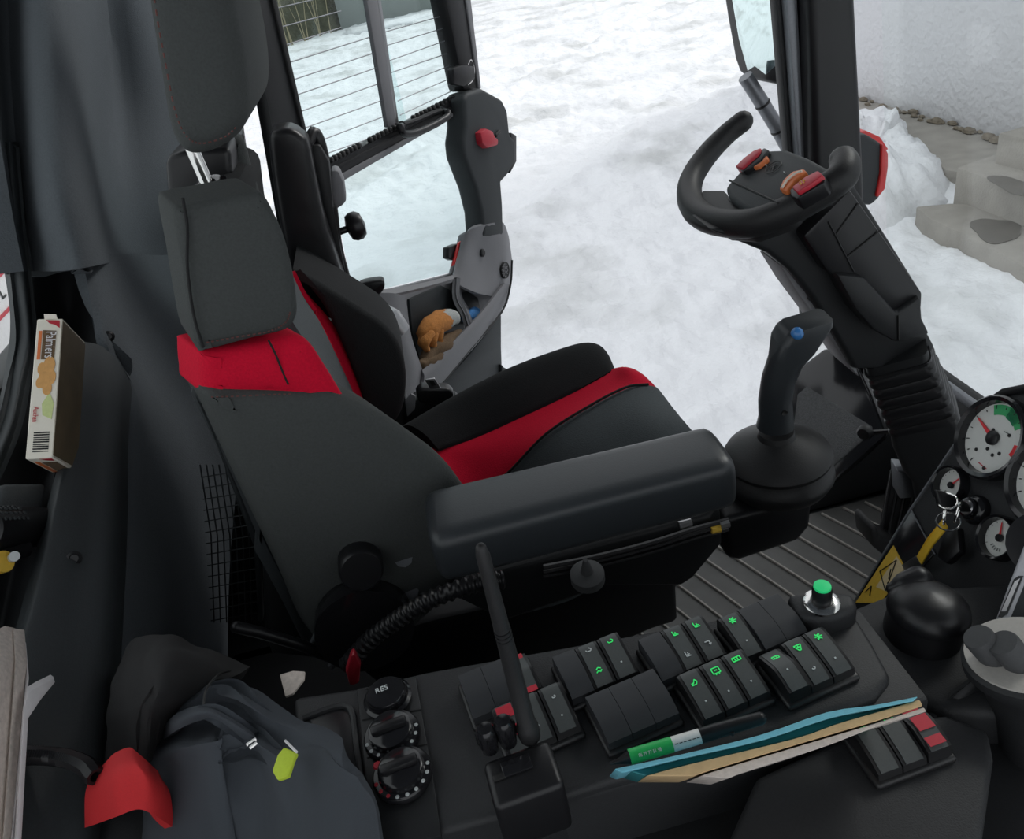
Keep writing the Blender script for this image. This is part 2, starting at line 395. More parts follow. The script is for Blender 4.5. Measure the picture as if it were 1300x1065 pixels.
blotch(s1, [(1231, 282), (1246, 277), (1268, 279), (1285, 281), (1297, 290), (1290, 302), (1268, 308), (1250, 305), (1240, 295)], z1+.006)
blotch(s2, [(1252, 224), (1272, 223), (1300, 230), (1320, 240), (1310, 248), (1285, 245), (1268, 236)], z2+.006)
# snow heap against the wall
def heap():
    outline = [(1062, 205), (1066, 160), (1080, 148), (1108, 140), (1140, 142), (1158, 158), (1166, 178), (1190, 205), (1212, 222), (1208, 238), (1206, 250), (1175, 262), (1160, 275), (1120, 300), (1075, 330), (1050, 280)]
    g = [at(x, y, Z=GZ) for x, y in outline]; c = at(1105, 222, Z=GZ); rings = []
    N = 64; o = spline([V(p) for p in g], 4, True)
    for s in (1, .97, .9, .8, .68, .55, .42, .3, .18, .06):
        h = .34*(1-s**3)
        ring = []
        for i, p in enumerate(o):
            q = c+(p-c)*s; nz = noise.fractal(V((q.x, q.y, s))*4, 1, 2, 3)
            ring.append(V((min(q.x+nz*.03, WX-.02), q.y+nz*.03, GZ-.06+h*(1+.3*nz)+.05*nz)))
        rings.append(ring)
    tag(loft('snow_pile', rings, M['snow'], ang=180), 'lumpy heap of white snow piled against the plastered wall', 'snow pile')
heap()
# far scrub bank, fence wires and grey wall seen through the door glass
fb = at(366, 57, Z=GZ+.05); fe = at(434, 38, Z=GZ+.05)
dirx = (fe-fb).normalized(); dirx.z = 0
bk = patch('scrub_bank', [[fb-dirx*9+V((0, .4, h*.4-.3+random.uniform(-.1, .1)))+dirx*t*3.5+V((0, h*.35, h*.6)) for t in range(5)] for h in (0, .7, 1.8, 3.5, 6)], M['bank'], thick=.3)
tag(bk, 'dark brown scrubby bank beyond the snow yard', 'bank'); bk['kind'] = 'structure'
for i in range(30):
    p = fb-dirx*random.uniform(-2.2, 2.5)+V((0, -.25, -.1)); h = random.uniform(1.2, 2.6); lean = random.uniform(-.5, .5)
    o = tube('dry_stem', [p, p+V((lean*.2, 0, h*.4)), p+V((lean*.7, -.1, h))], [random.uniform(.015, .03), .015, .006], M['twig'], bk, n=5, k=2)
gw = slab('far_building_wall', [at(434, 39, Z=GZ), at(470, 30, Z=GZ), at(585, 5, Z=GZ), at(585, 5, Z=GZ)+V((0, 0, 4)), at(434, 39, Z=GZ)+V((0, 0, 4))], (0, .4, 0), M['graywall'], bevel=.01)
tag(gw, 'plain grey green wall at the far edge of the snow yard', 'wall'); gw['kind'] = 'structure'
mound = loft('snow_drift', [[at(x, y+6, Z=GZ) if False else at(440+i*16, 42-i*3.1+(.5 if i % 2 else 0)-(3 if 5 < i < 9 else 0), Z=GZ)+V((0, -1.4+j*.45, .18*math.sin(j*math.pi/4)+.05*noise.noise(V((i, j, 0))))) for j in range(5)] for i in range(10)], M['snow'], ang=180)
tag(mound, 'low snow drift at the foot of the far grey wall', 'snow drift')

# ================================================================== cab shell
FZ = 0.0
fl = box('floor', (.35, .45, -.03), 1.9, 1.72, .06, M['plastic'], bevel=.01); struct(fl)
cl = box('ceiling', (.32, .45, 1.86), 2.0, 2.3, .08, M['headliner'], bevel=.03); struct(cl)
# --- rear wall: upholstered corner panel and ledge
def px_x(rows): return [[at(x, y, X=X) for x, y, X in r] for r in rows]
rw = patch('wall_rear', px_x([
    [(-60, -150, -.56), (-10, -150, -.575), (30, -150, -.485), (70, -150, -.465), (110, -150, -.575), (170, -150, -.485), (280, -150, -.34)],
    [(-20, -20, -.56), (8, -20, -.575), (45, -20, -.485), (85, -20, -.465), (125, -20, -.575), (185, -20, -.485), (294, -20, -.34)],
    [(-8, 120, -.56), (15, 120, -.575), (55, 120, -.485), (98, 120, -.465), (140, 120, -.575), (200, 120, -.485), (298, 120, -.34)],
    [(12, 250, -.56), (28, 250, -.575), (68, 250, -.487), (110, 250, -.465), (150, 250, -.53), (215, 250, -.465), (318, 250, -.34)],
    [(30, 344, -.56), (42, 344, -.575), (78, 344, -.51), (118, 338, -.465), (160, 330, -.515), (225, 330, -.48), (332, 330, -.34)]]),
    M['headliner'], sub=5, thick=.03)
struct(rw)
rl = patch('wall_panel_rear', px_x([
    [(104, 322, -.498), (130, 322, -.49), (165, 322, -.50), (225, 322, -.48), (300, 300, -.40)],
    [(118, 400, -.498), (136, 400, -.485), (170, 400, -.495), (228, 400, -.475), (310, 400, -.40)],
    [(124, 438, -.498), (146, 452, -.48), (175, 460, -.49), (232, 460, -.47), (310, 460, -.40)],
    [(150, 474, -.49), (172, 500, -.475), (190, 530, -.48), (236, 530, -.47), (310, 530, -.40)],
    [(160, 620, -.47), (178, 620, -.465), (205, 625, -.47), (240, 620, -.475), (300, 620, -.45)],
    [(158, 760, -.45), (178, 760, -.45), (205, 760, -.455), (240, 760, -.48), (290, 760, -.5)],
    [(130, 1000, -.43), (172, 1000, -.43), (205, 1000, -.44), (240, 1000, -.47), (290, 1000, -.5)]]),
    M['headliner'], sub=4, thick=.02); struct(rl)
# ledge lip (ridge tube), sloping plastic panel, trough
lg = patch('trim_1', px_x([
    [(92, 440, -.515), (99, 436, -.503), (106, 434, -.496), (130, 440, -.485), (152, 462, -.475), (168, 490, -.478)],
    [(84, 540, -.515), (90, 536, -.500), (98, 538, -.492), (125, 540, -.475), (150, 545, -.458), (163, 560, -.465)],
    [(58, 650, -.515), (66, 645, -.496), (76, 648, -.486), (112, 650, -.465), (148, 650, -.445), (162, 655, -.46)],
    [(30, 760, -.515), (40, 756, -.492), (52, 760, -.48), (98, 765, -.455), (142, 765, -.432), (158, 770, -.45)],
    [(6, 850, -.515), (16, 847, -.488), (30, 850, -.476), (84, 855, -.447), (136, 855, -.422), (152, 860, -.44)],
    [(-30, 1010, -.515), (-18, 1005, -.482), (0, 1010, -.468), (64, 1010, -.437), (122, 1010, -.408), (140, 1010, -.43)],
    [(-60, 1180, -.515), (-48, 1175, -.48), (-30, 1180, -.465), (44, 1180, -.43), (110, 1180, -.40), (128, 1180, -.42)]]),
    M['trim'], sub=5, thick=.012); struct(lg)
tb = patch('trim_2', px_x([                                     # trough behind the lip
    [(30, 300, -.60), (44, 310, -.585), (80, 310, -.57), (130, 310, -.515)],
    [(36, 440, -.61), (50, 440, -.60), (85, 440, -.59), (125, 440, -.515)],
    [(10, 560, -.61), (30, 560, -.61), (60, 560, -.60), (80, 560, -.515)],
    [(-8, 640, -.61), (20, 640, -.60), (40, 645, -.585), (60, 650, -.515)],
    [(-40, 800, -.61), (-15, 800, -.60), (5, 800, -.585), (22, 800, -.515)],
    [(-80, 1000, -.61), (-60, 1000, -.60), (-45, 1000, -.585), (-28, 1010, -.515)]]), M['plastic'], sub=4, thick=.012); struct(tb)
lp = slab('trim_3', [at(2, 612, X=-.55), at(62, 612, X=-.52), at(52, 668, X=-.515), at(-12, 668, X=-.55)], (-.05, .01, -.02), M['trim'], bevel=.008); struct(lp)
for x, y, X in ((138, 427, -.484), (94, 709, -.466)):           # trim screws
    c = at(x, y, X=X); d = (CAM-c).normalized()
    lathe('trim_screw', [(.0085, -.002), (.0085, .002), (.0055, .004), (.0045, .002), (.001, .002)], c, d, M['satin'], lg if y > 600 else rl, n=14)
# rear window: frame and glass
wf = patch('trim_4', px_x([
    [(-20, 180, -.60), (2, 180, -.575), (14, 180, -.56), (26, 180, -.57)],
    [(-6, 290, -.61), (8, 290, -.585), (22, 290, -.565), (34, 290, -.57)],
    [(8, 360, -.615), (20, 365, -.59), (32, 370, -.575), (40, 380, -.58)],
    [(13, 410, -.62), (26, 425, -.595), (38, 430, -.58), (44, 435, -.59)],
    [(8, 460, -.62), (18, 475, -.595), (28, 480, -.58), (36, 485, -.59)],
    [(-10, 540, -.62), (2, 545, -.595), (12, 548, -.58), (20, 550, -.59)],
    [(-60, 640, -.62), (-45, 645, -.595), (-35, 650, -.58), (-20, 655, -.59)]]), M['trim'], sub=5, thick=.02); struct(wf)
rg = box('window_1', (-.635, .75, 1.25), .005, 1.6, .95, M['clear'], bevel=0); struct(rg); rg['label'] = 'rear window pane'
# text board outside the rear window
bc = at(-8, 405, X=-1.5)
sb = thing('notice_board', 'white notice panel with a red stripe behind the rear window', 'sign', bc)
ax = (V((0, 1, 0)), V((0, 0, 1)), V((1, 0, 0)))
box('panel', bc+V((0, 0, .02)), .5, .34, .01, M['paper'], sb, bevel=.002, axes=ax)
box('stripe', bc+V((.008, .0, .105)), .5, .018, .004, M['redplastic'], sb, bevel=0, axes=ax)
box('stripe', bc+V((.008, 0, -.01)), .5, .012, .004, M['redplastic'], sb, bevel=0, axes=ax)
text('lettering', 'L', .09, bc+V((.008, .1, .03)), (0, 1, 0), (0, 0, 1), M['black'], sb)
# B-pillar behind the driver seat and the front A-pillar
bp_ = slab('trim_5', [at(285, -160, Y=1.56), at(300, 0, Y=1.56), at(306, 130, Y=1.56), at(328, 285, Y=1.56), at(370, 480, Y=1.56), at(330, 480, Y=1.56), at(250, 130, Y=1.56), at(220, -160, Y=1.56)], (0, -.1, 0), M['plastic'], bevel=.01); struct(bp_)
apx = lambda x, y: at(x, y, Y=1.56)
pa = thing('trim_6', '', '', apx(1030, 190)); del pa['label'], pa['category']; struct(pa)
slab('pillar_body', [apx(994, -160), apx(1046, -160), apx(1068, 190), apx(1075, 330), apx(1012, 330), apx(1006, 190), apx(998, 0)], (0, -.09, 0), M['satin'], pa, bevel=.018, seg=4)
slab('pillar_seal', [apx(974, -160), apx(990, -160), apx(997, 0), apx(1008, 190), apx(1012, 330), apx(1006, 330), apx(998, 190), apx(983, 0)], (0, -.05, 0), M['gunmetal'], pa, bevel=.006)
slab('pillar_edge', [apx(966, -160), apx(975, -160), apx(984, 0), apx(1000, 190), apx(1018, 400), apx(1014, 400), apx(992, 190), apx(976, 0)], (0, -.03, 0), M['plastic'], pa, bevel=.004)
slab('pillar_foot', [apx(1003, 330), apx(1075, 330), apx(1085, 470), apx(1018, 400)], (0, -.05, 0), M['satin'], pa, bevel=.01)
# front frame under the windshield + windshield glass
FX = 1.18
ff = slab('trim_7', [V((1.0, 1.56, .275)), V((1.03, 1.56, .285)), V((1.06, 1.56, .25)), V((1.05, 1.56, 0)), V((1.0, 1.56, 0))], (0, -2.0, 0), M['plastic'], bevel=.01); struct(ff)
fs_ = slab('windshield_seal', [V((.992, 1.5, .29)), V((1.005, 1.5, .29)), V((1.005, 1.5, .27)), V((.992, 1.5, .27))], (0, -1.9, 0), M['gunmetal'], ff, bevel=.004)
ws = slab('window_2', [V((1.03, 1.5, .28)), V((1.03, -.5, .28)), V((.88, -.5, 1.8)), V((.88, 1.5, 1.8))], (.005, 0, 0), M['clear'], bevel=0); struct(ws); ws['label'] = 'clear windshield pane'
#==PART3==
# ================================================================== driver seat
SY = .80                                                        # plane of the seat's near flank
seat = thing('driver_seat', 'black and red fabric driver seat with charcoal bolsters facing the steering wheel', 'seat', (0, 1.03, FZ))
Yv = V((0, 1, 0))
def S(L, Y=SY): return [at(x, y, Y=Y) for x, y in L]
# headrest
hr = puff('headrest', S([(172, -140), (178, -90), (186, -40), (196, 30), (206, 90), (216, 150), (228, 180), (246, 193), (272, 189), (300, 172), (314, 150), (317, 118), (312, 70), (302, 20), (290, -40), (280, -95), (266, -140), (245, -175), (215, -185), (186, -170)], .90), (0, .26, 0), M['fabric'], seat, r=.028, dome=.006, k=4)
seam = S([(188, -60), (199, 20), (210, 80), (222, 140), (236, 172), (255, 182), (285, 174), (303, 158)], .8705)
for i, p in enumerate(spline(seam, 9)):
    if i % 2 == 0 and i < 62:
        q = spline(seam, 9)[i+1]; tube('stitch', [p, q], .0009, M['thread'], hr, n=4)
lathe('headrest_post', [(.0075, 0), (.0075, .075)], at(266, 240, Y=.95), V((-.06, 0, 1)), M['chrome'], seat, n=16)
lathe('post_collar', [(.022, -.004), (.022, .004), (.017, .007), (.010, .006), (.009, .003)], at(266, 238, Y=.95), V((-.1, -.2, 1)), M['gloss'], seat, n=20)
slab('head_tray', S([(209, 205), (216, 197), (238, 190), (292, 188), (297, 236), (262, 256), (220, 262), (212, 245)], 1.04), (0, .15, 0), M['satin'], seat, bevel=.008, seg=3)
# upper shoulder pad, near side and the far shoulder
up = puff('shoulder_pad', S([(219, 270), (232, 259), (270, 252), (318, 243), (334, 247), (348, 272), (360, 300), (371, 345), (376, 385), (373, 403), (360, 417), (320, 427), (262, 442), (249, 440), (240, 400), (229, 330)]), (-.035, .09, 0), M['fabric'], seat, r=.014, k=3)
puff('shoulder_pad', S([(272, 178), (296, 172), (310, 178), (318, 206), (330, 245), (346, 295), (362, 350), (330, 352), (290, 300), (272, 230)], 1.12), (-.02, .10, 0), M['fabric'], seat, r=.022, k=3)
slab('backrest_core', S([(240, 262), (280, 250), (300, 262), (308, 320), (322, 400), (346, 470), (410, 620), (420, 720), (390, 750), (330, 650), (262, 480)], .92), (0, .28, 0), M['fabblk'], seat, bevel=.015)
# piping along the rear edge of pad
def seam_line(par, pts, Y, r=.0016, m='darkthread', k=6):
    tube('seam', spline(S(pts, Y), k), r, M[m], par, n=6)
seam_line(up, [(232, 251), (238, 290), (238, 340), (246, 400), (258, 441)], SY-.0155)
ss = spline(S([(262, 435), (300, 428), (340, 421), (362, 410), (369, 395)], SY-.0155), 12)
for i in range(0, len(ss)-1, 2): tube('stitch', [ss[i], ss[i+1]], .0009, M['thread'], up, n=4)
# red band
rb = puff('red_band', S([(251, 452), (256, 444), (300, 437), (342, 430), (362, 424), (378, 424), (392, 434), (406, 455), (424, 484), (436, 508), (420, 518), (340, 505), (262, 500), (253, 485)], SY+.008), (-.04, .07, 0), M['red'], seat, r=.018, k=3)
seam_line(rb, [(341, 432), (350, 450), (358, 470), (366, 488)], SY-.0102, .0012)
# lower flank bolster
lb = puff('side_bolster', S([(256, 492), (300, 490), (350, 491), (386, 492), (412, 492), (440, 503), (480, 521), (520, 548), (552, 572), (578, 602), (594, 635), (592, 690), (565, 745), (520, 790), (470, 815), (415, 818), (396, 803), (372, 745), (340, 678), (300, 592), (270, 526)]), (-.04, .08, 0), M['fabric'], seat, r=.022, k=3)
ss = spline(S([(268, 504), (300, 503), (340, 501), (372, 500)], SY-.0225), 10)
for i in range(0, len(ss)-1, 2): tube('stitch', [ss[i], ss[i+1]], .0009, M['thread'], lb, n=4)
# inner face: centre panel, red stripe, far bolster
def strip(name, La, Ya, Lb, Yb, m, th=.03):
    n = max(len(La), len(Lb)); A = S(La, Ya); B = S(Lb, Yb)
    return patch(name, [[a, a*.5+b*.5+V((-.006, 0, 0)), b] for a, b in zip(A, B)], M[m], seat, sub=4, thick=th)
strip('centre_panel', [(345, 330), (362, 390), (385, 430), (415, 480), (440, 540), (480, 620)], .93, [(372, 350), (386, 378), (404, 405), (422, 440), (445, 490), (470, 545)], 1.13, 'graphite')
strip('red_stripe', [(370, 346), (385, 376), (403, 403), (421, 438), (444, 490), (470, 545)], 1.13, [(371, 346), (391, 374), (416, 402), (440, 440), (470, 505), (500, 560)], 1.18, 'red', .006)
puff('side_bolster', S([(372, 340), (398, 352), (430, 372), (462, 392), (488, 410), (505, 432), (514, 462), (515, 490), (510, 518), (498, 536), (480, 545), (465, 520), (452, 480), (432, 430), (410, 385), (388, 358)], 1.17), (0, .12, 0), M['fabblk'], seat, r=.011, k=3)
# cushion: far bolster, red stripe, centre
def cush(rows): return [[at(x, y, Y=Y) for x, y, Y in r] for r in rows]
patch('cushion_bolster', cush([
    [(500, 552, 1.30), (505, 544, 1.27), (520, 540, 1.24), (540, 552, 1.20), (556, 570, 1.17)],
    [(565, 520, 1.32), (567, 508, 1.28), (572, 510, 1.25), (590, 530, 1.21), (602, 556, 1.175)],
    [(628, 488, 1.32), (632, 474, 1.28), (640, 475, 1.25), (652, 500, 1.21), (660, 530, 1.175)],
    [(690, 462, 1.32), (695, 449, 1.28), (703, 450, 1.25), (714, 475, 1.21), (722, 500, 1.175)],
    [(738, 448, 1.32), (744, 436, 1.28), (752, 437, 1.25), (762, 455, 1.21), (765, 477, 1.175)],
    [(764, 458, 1.32), (770, 449, 1.28), (774, 453, 1.25), (778, 464, 1.21), (778, 472, 1.175)],
    [(778, 500, 1.31), (780, 490, 1.28), (783, 490, 1.25), (786, 494, 1.21), (786, 500, 1.175)]]), M['fabblk'], seat, sub=5, thick=.06, kd=(-.2, 0, -1))
patch('red_stripe', cush([
    [(520, 575, 1.19), (545, 590, 1.14), (560, 615, 1.10), (575, 640, 1.07)],
    [(558, 567, 1.18), (578, 585, 1.14), (596, 605, 1.10), (615, 625, 1.06)],
    [(604, 554, 1.18), (618, 565, 1.14), (632, 582, 1.10), (645, 602, 1.06)],
    [(662, 528, 1.18), (674, 537, 1.14), (684, 546, 1.10), (692, 554, 1.06)],
    [(724, 499, 1.18), (733, 507, 1.14), (740, 514, 1.10), (746, 520, 1.06)],
    [(767, 476, 1.18), (777, 481, 1.14), (786, 489, 1.10), (793, 496, 1.06)],
    [(782, 467, 1.18), (793, 466, 1.14), (807, 474, 1.10), (822, 491, 1.06)],
    [(796, 476, 1.18), (812, 482, 1.14), (828, 492, 1.10), (842, 506, 1.06)],
    [(790, 560, 1.18), (806, 560, 1.14), (822, 562, 1.10), (838, 566, 1.06)]]), M['red'], seat, sub=4, thick=.05, kd=(-.2, 0, -1))
patch('cushion_centre', cush([
    [(560, 650, 1.07), (590, 680, .98), (620, 720, .90), (640, 745, .85)],
    [(614, 626, 1.06), (660, 660, .98), (700, 700, .90), (720, 725, .85)],
    [(646, 601, 1.06), (690, 635, .98), (740, 670, .90), (760, 700, .85)],
    [(693, 553, 1.06), (730, 590, .98), (775, 630, .90), (790, 660, .85)],
    [(747, 518, 1.06), (780, 550, .98), (822, 595, .90), (835, 625, .85)],
    [(794, 494, 1.06), (820, 525, .98), (855, 570, .90), (865, 600, .85)],
    [(823, 489, 1.06), (855, 525, .98), (886, 562, .90), (892, 590, .85)],
    [(840, 503, 1.06), (868, 540, .98), (896, 576, .90), (902, 604, .85)],
    [(836, 566, 1.06), (866, 590, .98), (892, 625, .90), (900, 650, .85)]]), M['graphite'], seat, sub=4, thick=.06, kd=(-.2, 0, -1))
tube('seam', spline([at(x, y, Y=1.06)+V((0, -.002, .003)) for x, y in ((615, 624), (646, 600), (693, 552), (747, 517), (794, 493), (823, 489))], 6), .0022, M['darkthread'], seat, n=6)
# seat base under the cushion, rear shell, recliner
slab('seat_pan', S([(470, 810), (560, 785), (700, 755), (890, 690), (900, 700), (860, 745), (862, 790), (830, 800), (640, 880), (480, 870), (430, 830)], .86), (0, .36, 0), M['satin'], seat, bevel=.01)
slab('back_shell', S([(248, 480), (264, 515), (300, 600), (338, 690), (370, 755), (398, 810), (404, 830), (388, 826), (360, 770), (322, 700), (326, 640), (300, 620), (262, 545), (240, 500)], .84), (0, .4, 0), M['trim'], seat, bevel=.006)
slab('back_brace', S([(322, 672), (332, 690), (337, 800), (345, 830), (400, 835), (404, 800), (370, 750), (340, 690)], .86), (0, .03, 0), M['plastic'], seat, bevel=.004)
kc = at(457, 712, Y=SY-.03)
kn = lathe('recline_knob', [(.024, .03), (.027, .026), (.027, -.006), (.0235, -.014), (.021, -.016)], kc, V((.12, -1, .25)), M['satin'], seat, n=24)
box('knob_grip', kc+V((.003, -.017, .004)), .044, .006, .012, M['cap'], kn, bevel=.002, axes=(V((.92, .15, .35)).normalized(), V((-.05, .96, -.2)).normalized(), V((-.35, .1, .93)).normalized()))
rc = at(462, 783, Y=SY-.028)
cv = lathe('recliner_cover', [(.062, .03), (.062, .0), (.057, -.006), (.05, -.004), (.046, -.009), (.001, -.013)], rc, V((.05, -1, .1)), M['gloss'], seat, n=36)
# ---------------- right armrest with joystick carrier
ar = bpy.data.objects.new('armrest', None); link(ar, seat, at(720, 700, Y=.72))
A0, A1 = at(549, 672, Z=.672), at(917, 590, Z=.672)
A0 = V((-.062, .700, .676)); A1 = V((.285, .694, .678))
ad = (A1-A0).normalized(); ay = V((0, 1, 0)); ay = (ay-ad*ay.dot(ad)).normalized(); az = ad.cross(ay)
rings = []; LN = (A1-A0).length
for s in [0, .004, .012, .024, .04, .1, .2, .3, .4, .5, .6, .7, .8, .88, .94, .97, .985, .995, 1]:
    e = min(1, math.sqrt(max(0, 1-(1-min(s, 1-s)/.04)**2)) if min(s, 1-s) < .04 else 1)
    e = .55+.45*e
    hw = (.050-.006*s)*e; hh = .034*e
    c = A0+ad*(LN*s); ring = []
    n = 28
    for j in range(n):
        t = math.tau*j/n; cx, cz = math.cos(t), math.sin(t); p = .42
        x = abs(cx)**p*(1 if cx > 0 else -1)*hw; z = abs(cz)**p*(1 if cz > 0 else -1)*hh
        x *= (1+.0*z)
        ring.append(c+ay*x+az*z)
    rings.append(ring)
loft('arm_pad', rings, M['pad'], ar, ang=75)
slab('arm_bracket', S([(590, 735), (900, 655), (915, 640), (918, 690), (880, 735), (865, 745), (770, 745), (640, 790), (580, 760)], .735), (0, .05, 0), M['plastic'], ar, bevel=.006)
slab('arm_link', S([(500, 720), (580, 690), (600, 700), (600, 730), (520, 752), (500, 745)], .785), (0, .03, 0), M['satin'], ar, bevel=.006)
for x, y in ((512, 705), (520, 748)):
    lathe('link_bolt', [(.012, .01), (.012, -.004), (.009, -.009), (.003, -.011)], at(x, y, Y=.785), V((0, -1, .3)), M['gunmetal'], ar, n=8)
ak = at(746, 733, Y=.70)
kb = lathe('adjust_knob', [(.017, -.006), (.021, -.004), (.021, .008), (.017, .011), (.008, .012), (.006, .02), (.003, .034)], ak, V((0, -.15, 1)), M['cap'], ar, n=20)
for i, (yo, x0) in enumerate(((0, 0), (6, 4), (12, -3))):       # cables along the armrest
    tube('cable', spline([at(x, y+yo, Y=.725) for x, y in ((690, 720), (760, 706), (830, 688), (880, 672), (925, 660))], 5), .0035-.0006*i, M['satin'], ar, n=6)
for x, y, m, l in ((862, 667, 'steel', .016), (903, 673, 'sticker', .012), (914, 667, 'steel', .012)):
    tube('cable_tag', [at(x, y, Y=.722), at(x, y, Y=.722)+ad*l], .0052, M[m], ar, n=8)
# ---------------- left armrest, folded up
fa = bpy.data.objects.new('folded_armrest', None); link(fa, seat, at(450, 400, Y=1.30))
puff('arm_pad', S([(342, 172), (352, 163), (368, 161), (386, 172), (394, 190), (410, 270), (432, 340), (446, 395), (400, 400), (370, 345), (352, 262), (344, 205)], 1.29), (0, .05, 0), M['satin'], fa, r=.012, dome=.002, k=2)
slab('arm_plate', S([(392, 184), (406, 184), (418, 206), (424, 270), (440, 350), (450, 385), (436, 385), (420, 320), (404, 240)], 1.33), (0, .03, 0), M['plastic'], fa, bevel=.004)
slab('arm_shroud', S([(420, 216), (430, 216), (437, 232), (440, 256), (434, 262), (424, 268), (420, 240)], 1.36), (0, .04, 0), M['gray'], fa, bevel=.006)
tube('stop_lever', [at(392, 182, Y=1.33), at(398, 168, Y=1.35), at(405, 178, Y=1.35), at(413, 200, Y=1.35)], [.008, .01, .01, .007], M['satin'], fa, n=10, k=3, round_ends=True)
kx = at(440, 291, Y=1.36)
lathe('tilt_knob', [(.006, -.03), (.006, 0), (.021, .004), (.025, .012), (.025, .022), (.019, .03), (.004, .033)], kx-V((.0, .0, 0)), V((1, .1, .1)), M['satin'], fa, n=18)
tube('strap', spline([at(x, y, Y=1.34) for x, y in ((424, 262), (430, 310), (440, 350), (450, 384))], 4), .006, M['rubber'], fa, n=8)
#==PART4==
# ================================================================== open cab door (hinged at the rear pillar)
PH = math.radians(57); DH = V((-.183, 1.56, 0)); DD = V((math.cos(PH), math.sin(PH), 0)); DN = V((math.sin(PH), -math.cos(PH), 0))
def D(x, y, off=0): return atp(x, y, DH+DN*off, DN)             # pixel on the door's inner plane, off = towards the cab
def DL(L, off=0): return [D(x, y, off) for x, y in L]
door = thing('cab_door', 'open glazed cab door with grey storage pocket and red latch lever', 'door', DH+V((0, 0, -.3)))
dslab = lambda n, L, th, m, par=door, bev=.005, off=0, seg=2: slab(n, DL(L, off), DN*-th, M[m], par, bevel=bev, seg=seg)
dslab('hinge_stile', [(288, -150), (308, 0), (340, 130), (364, 270), (382, 380), (420, 380), (393, 190), (349, 0), (318, -150)], .03, 'plastic', bev=.008, off=.02)
dslab('stile_seal', [(318, -150), (346, 0), (390, 185), (394, 185), (352, 0), (324, -150)], .01, 'rubber', bev=.002, off=.025)
dslab('free_stile', [(538, -150), (567, 0), (590, 115), (612, 115), (596, 0), (570, -150)], .05, 'satin', bev=.01, off=.02)
dslab('stile_seal', [(570, -150), (592, 0), (608, 112), (611, 112), (598, 0), (574, -150)], .008, 'gray', bev=.002, off=.024)
# sliding panes, heater wires, mullion
p1 = dslab('sliding_pane', [(318, -150), (349, 0), (398, 218), (520, 168), (478, 0), (450, -150)], .004, 'glass', bev=0, off=-.01)
p2 = dslab('sliding_pane', [(430, -150), (466, 0), (503, 175), (596, 130), (567, 0), (538, -150)], .004, 'glass', bev=0, off=-.02)
mu = dslab('mullion', [(440, -150), (466, 0), (493, 162), (504, 159), (480, 0), (456, -150)], .012, 'gray', bev=.003, off=-.002)
dslab('mullion_edge', [(456, -150), (480, 0), (503, 160), (507, 158), (484, 0), (461, -150)], .01, 'steel', mu, .002, off=-.002)
wl_ = [(368, 79, 470, 47), (373, 101, 475, 67), (378, 120, 478, 86), (383, 141, 484, 105), (388, 162, 489, 126), (395, 183, 492, 146), (403, 199, 497, 166),
       (487, 41, 569, 18), (490, 58, 572, 33), (494, 77, 576, 48), (497, 92, 579, 64), (501, 111, 582, 79), (505, 128, 587, 93), (508, 146, 590, 108)]
wl_ += [(363, 57, 433, 35), (353, 10, 430, -8), (358, 34, 433, 14)]
for x0, y0, x1, y1 in wl_:
    tube('heating_wire', [D(x0, y0, -.008), D(x1, y1, -.008)], .0011, M['gunmetal'], p1 if x0 < 480 else p2, n=4)
dslab('lower_pane', [(420, 215), (600, 135), (592, 200), (612, 250), (612, 285), (585, 300), (575, 345), (480, 368), (450, 375)], .004, 'glass', bev=0, off=-.012)
# rail between the panes with its comb seal and pull handle
rail = dslab('window_rail', [(408, 212), (604, 112), (608, 124), (600, 134), (420, 232)], .03, 'satin', bev=.004, off=.01)
dslab('rail_lip', [(432, 222), (600, 130), (600, 134), (434, 231)], .006, 'gray', rail, .0015, off=.014)
dslab('rail_groove', [(424, 212), (595, 124), (596, 127), (425, 216)], .006, 'rubber', rail, .001, off=.012)
for i in range(34):
    t = i/34; x = 420+t*170; y = 203-t*87
    if 455 < x < 470 or 510 < x < 525: continue
    c = D(x, y, .012); box('seal_tooth', c, .012, .012, .012, M['rubber'], rail, bevel=.003, seg=1, axes=(DD, DN, V((0, 0, 1))))
hd = spline(DL([(508, 162), (514, 170), (530, 168), (552, 158), (568, 148), (569, 143)], .04), 4)
tube('pull_handle', [D(512, 160, .01)]+hd+[D(560, 140, .01)], .0085, M['satin'], door, n=10, round_ends=True)
tube('pull_handle', spline(DL([(512, 158), (530, 152), (556, 141), (566, 143)], .02), 3), .006, M['plastic'], door, n=8)
dslab('pane_catch', [(576, 86), (588, 82), (603, 84), (604, 100), (590, 110), (577, 107)], .02, 'satin', bev=.005, off=.045)
tube('catch_spring', spline(DL([(594, 82), (598, 76), (602, 86), (601, 100), (594, 108)], .04), 4), .0015, M['chrome'], door, n=6)
# latch housing
lh = slab('latch_housing', DL([(590, 125), (594, 117), (613, 112), (638, 126), (645, 140), (648, 170), (655, 178), (655, 205), (646, 222), (637, 232), (639, 260), (640, 300), (615, 300), (613, 270), (606, 240), (591, 200), (589, 180), (592, 160)], .05), DN*-.06, M['trim'], door, bevel=.012, seg=3)
lv = slab('latch_lever', DL([(611, 168), (618, 163), (626, 166), (629, 174), (633, 176), (633, 184), (620, 188), (613, 182)], .068), DN*-.03, M['redplastic'], lh, bevel=.005, seg=2)
tube('lever_slot', DL([(630, 172), (634, 167)], .053), .005, M['black'], lh, n=8, round_ends=True)
dslab('strike_plate', [(649, 168), (656, 172), (656, 205), (648, 220)], .03, 'satin', lh, .003, off=.03)
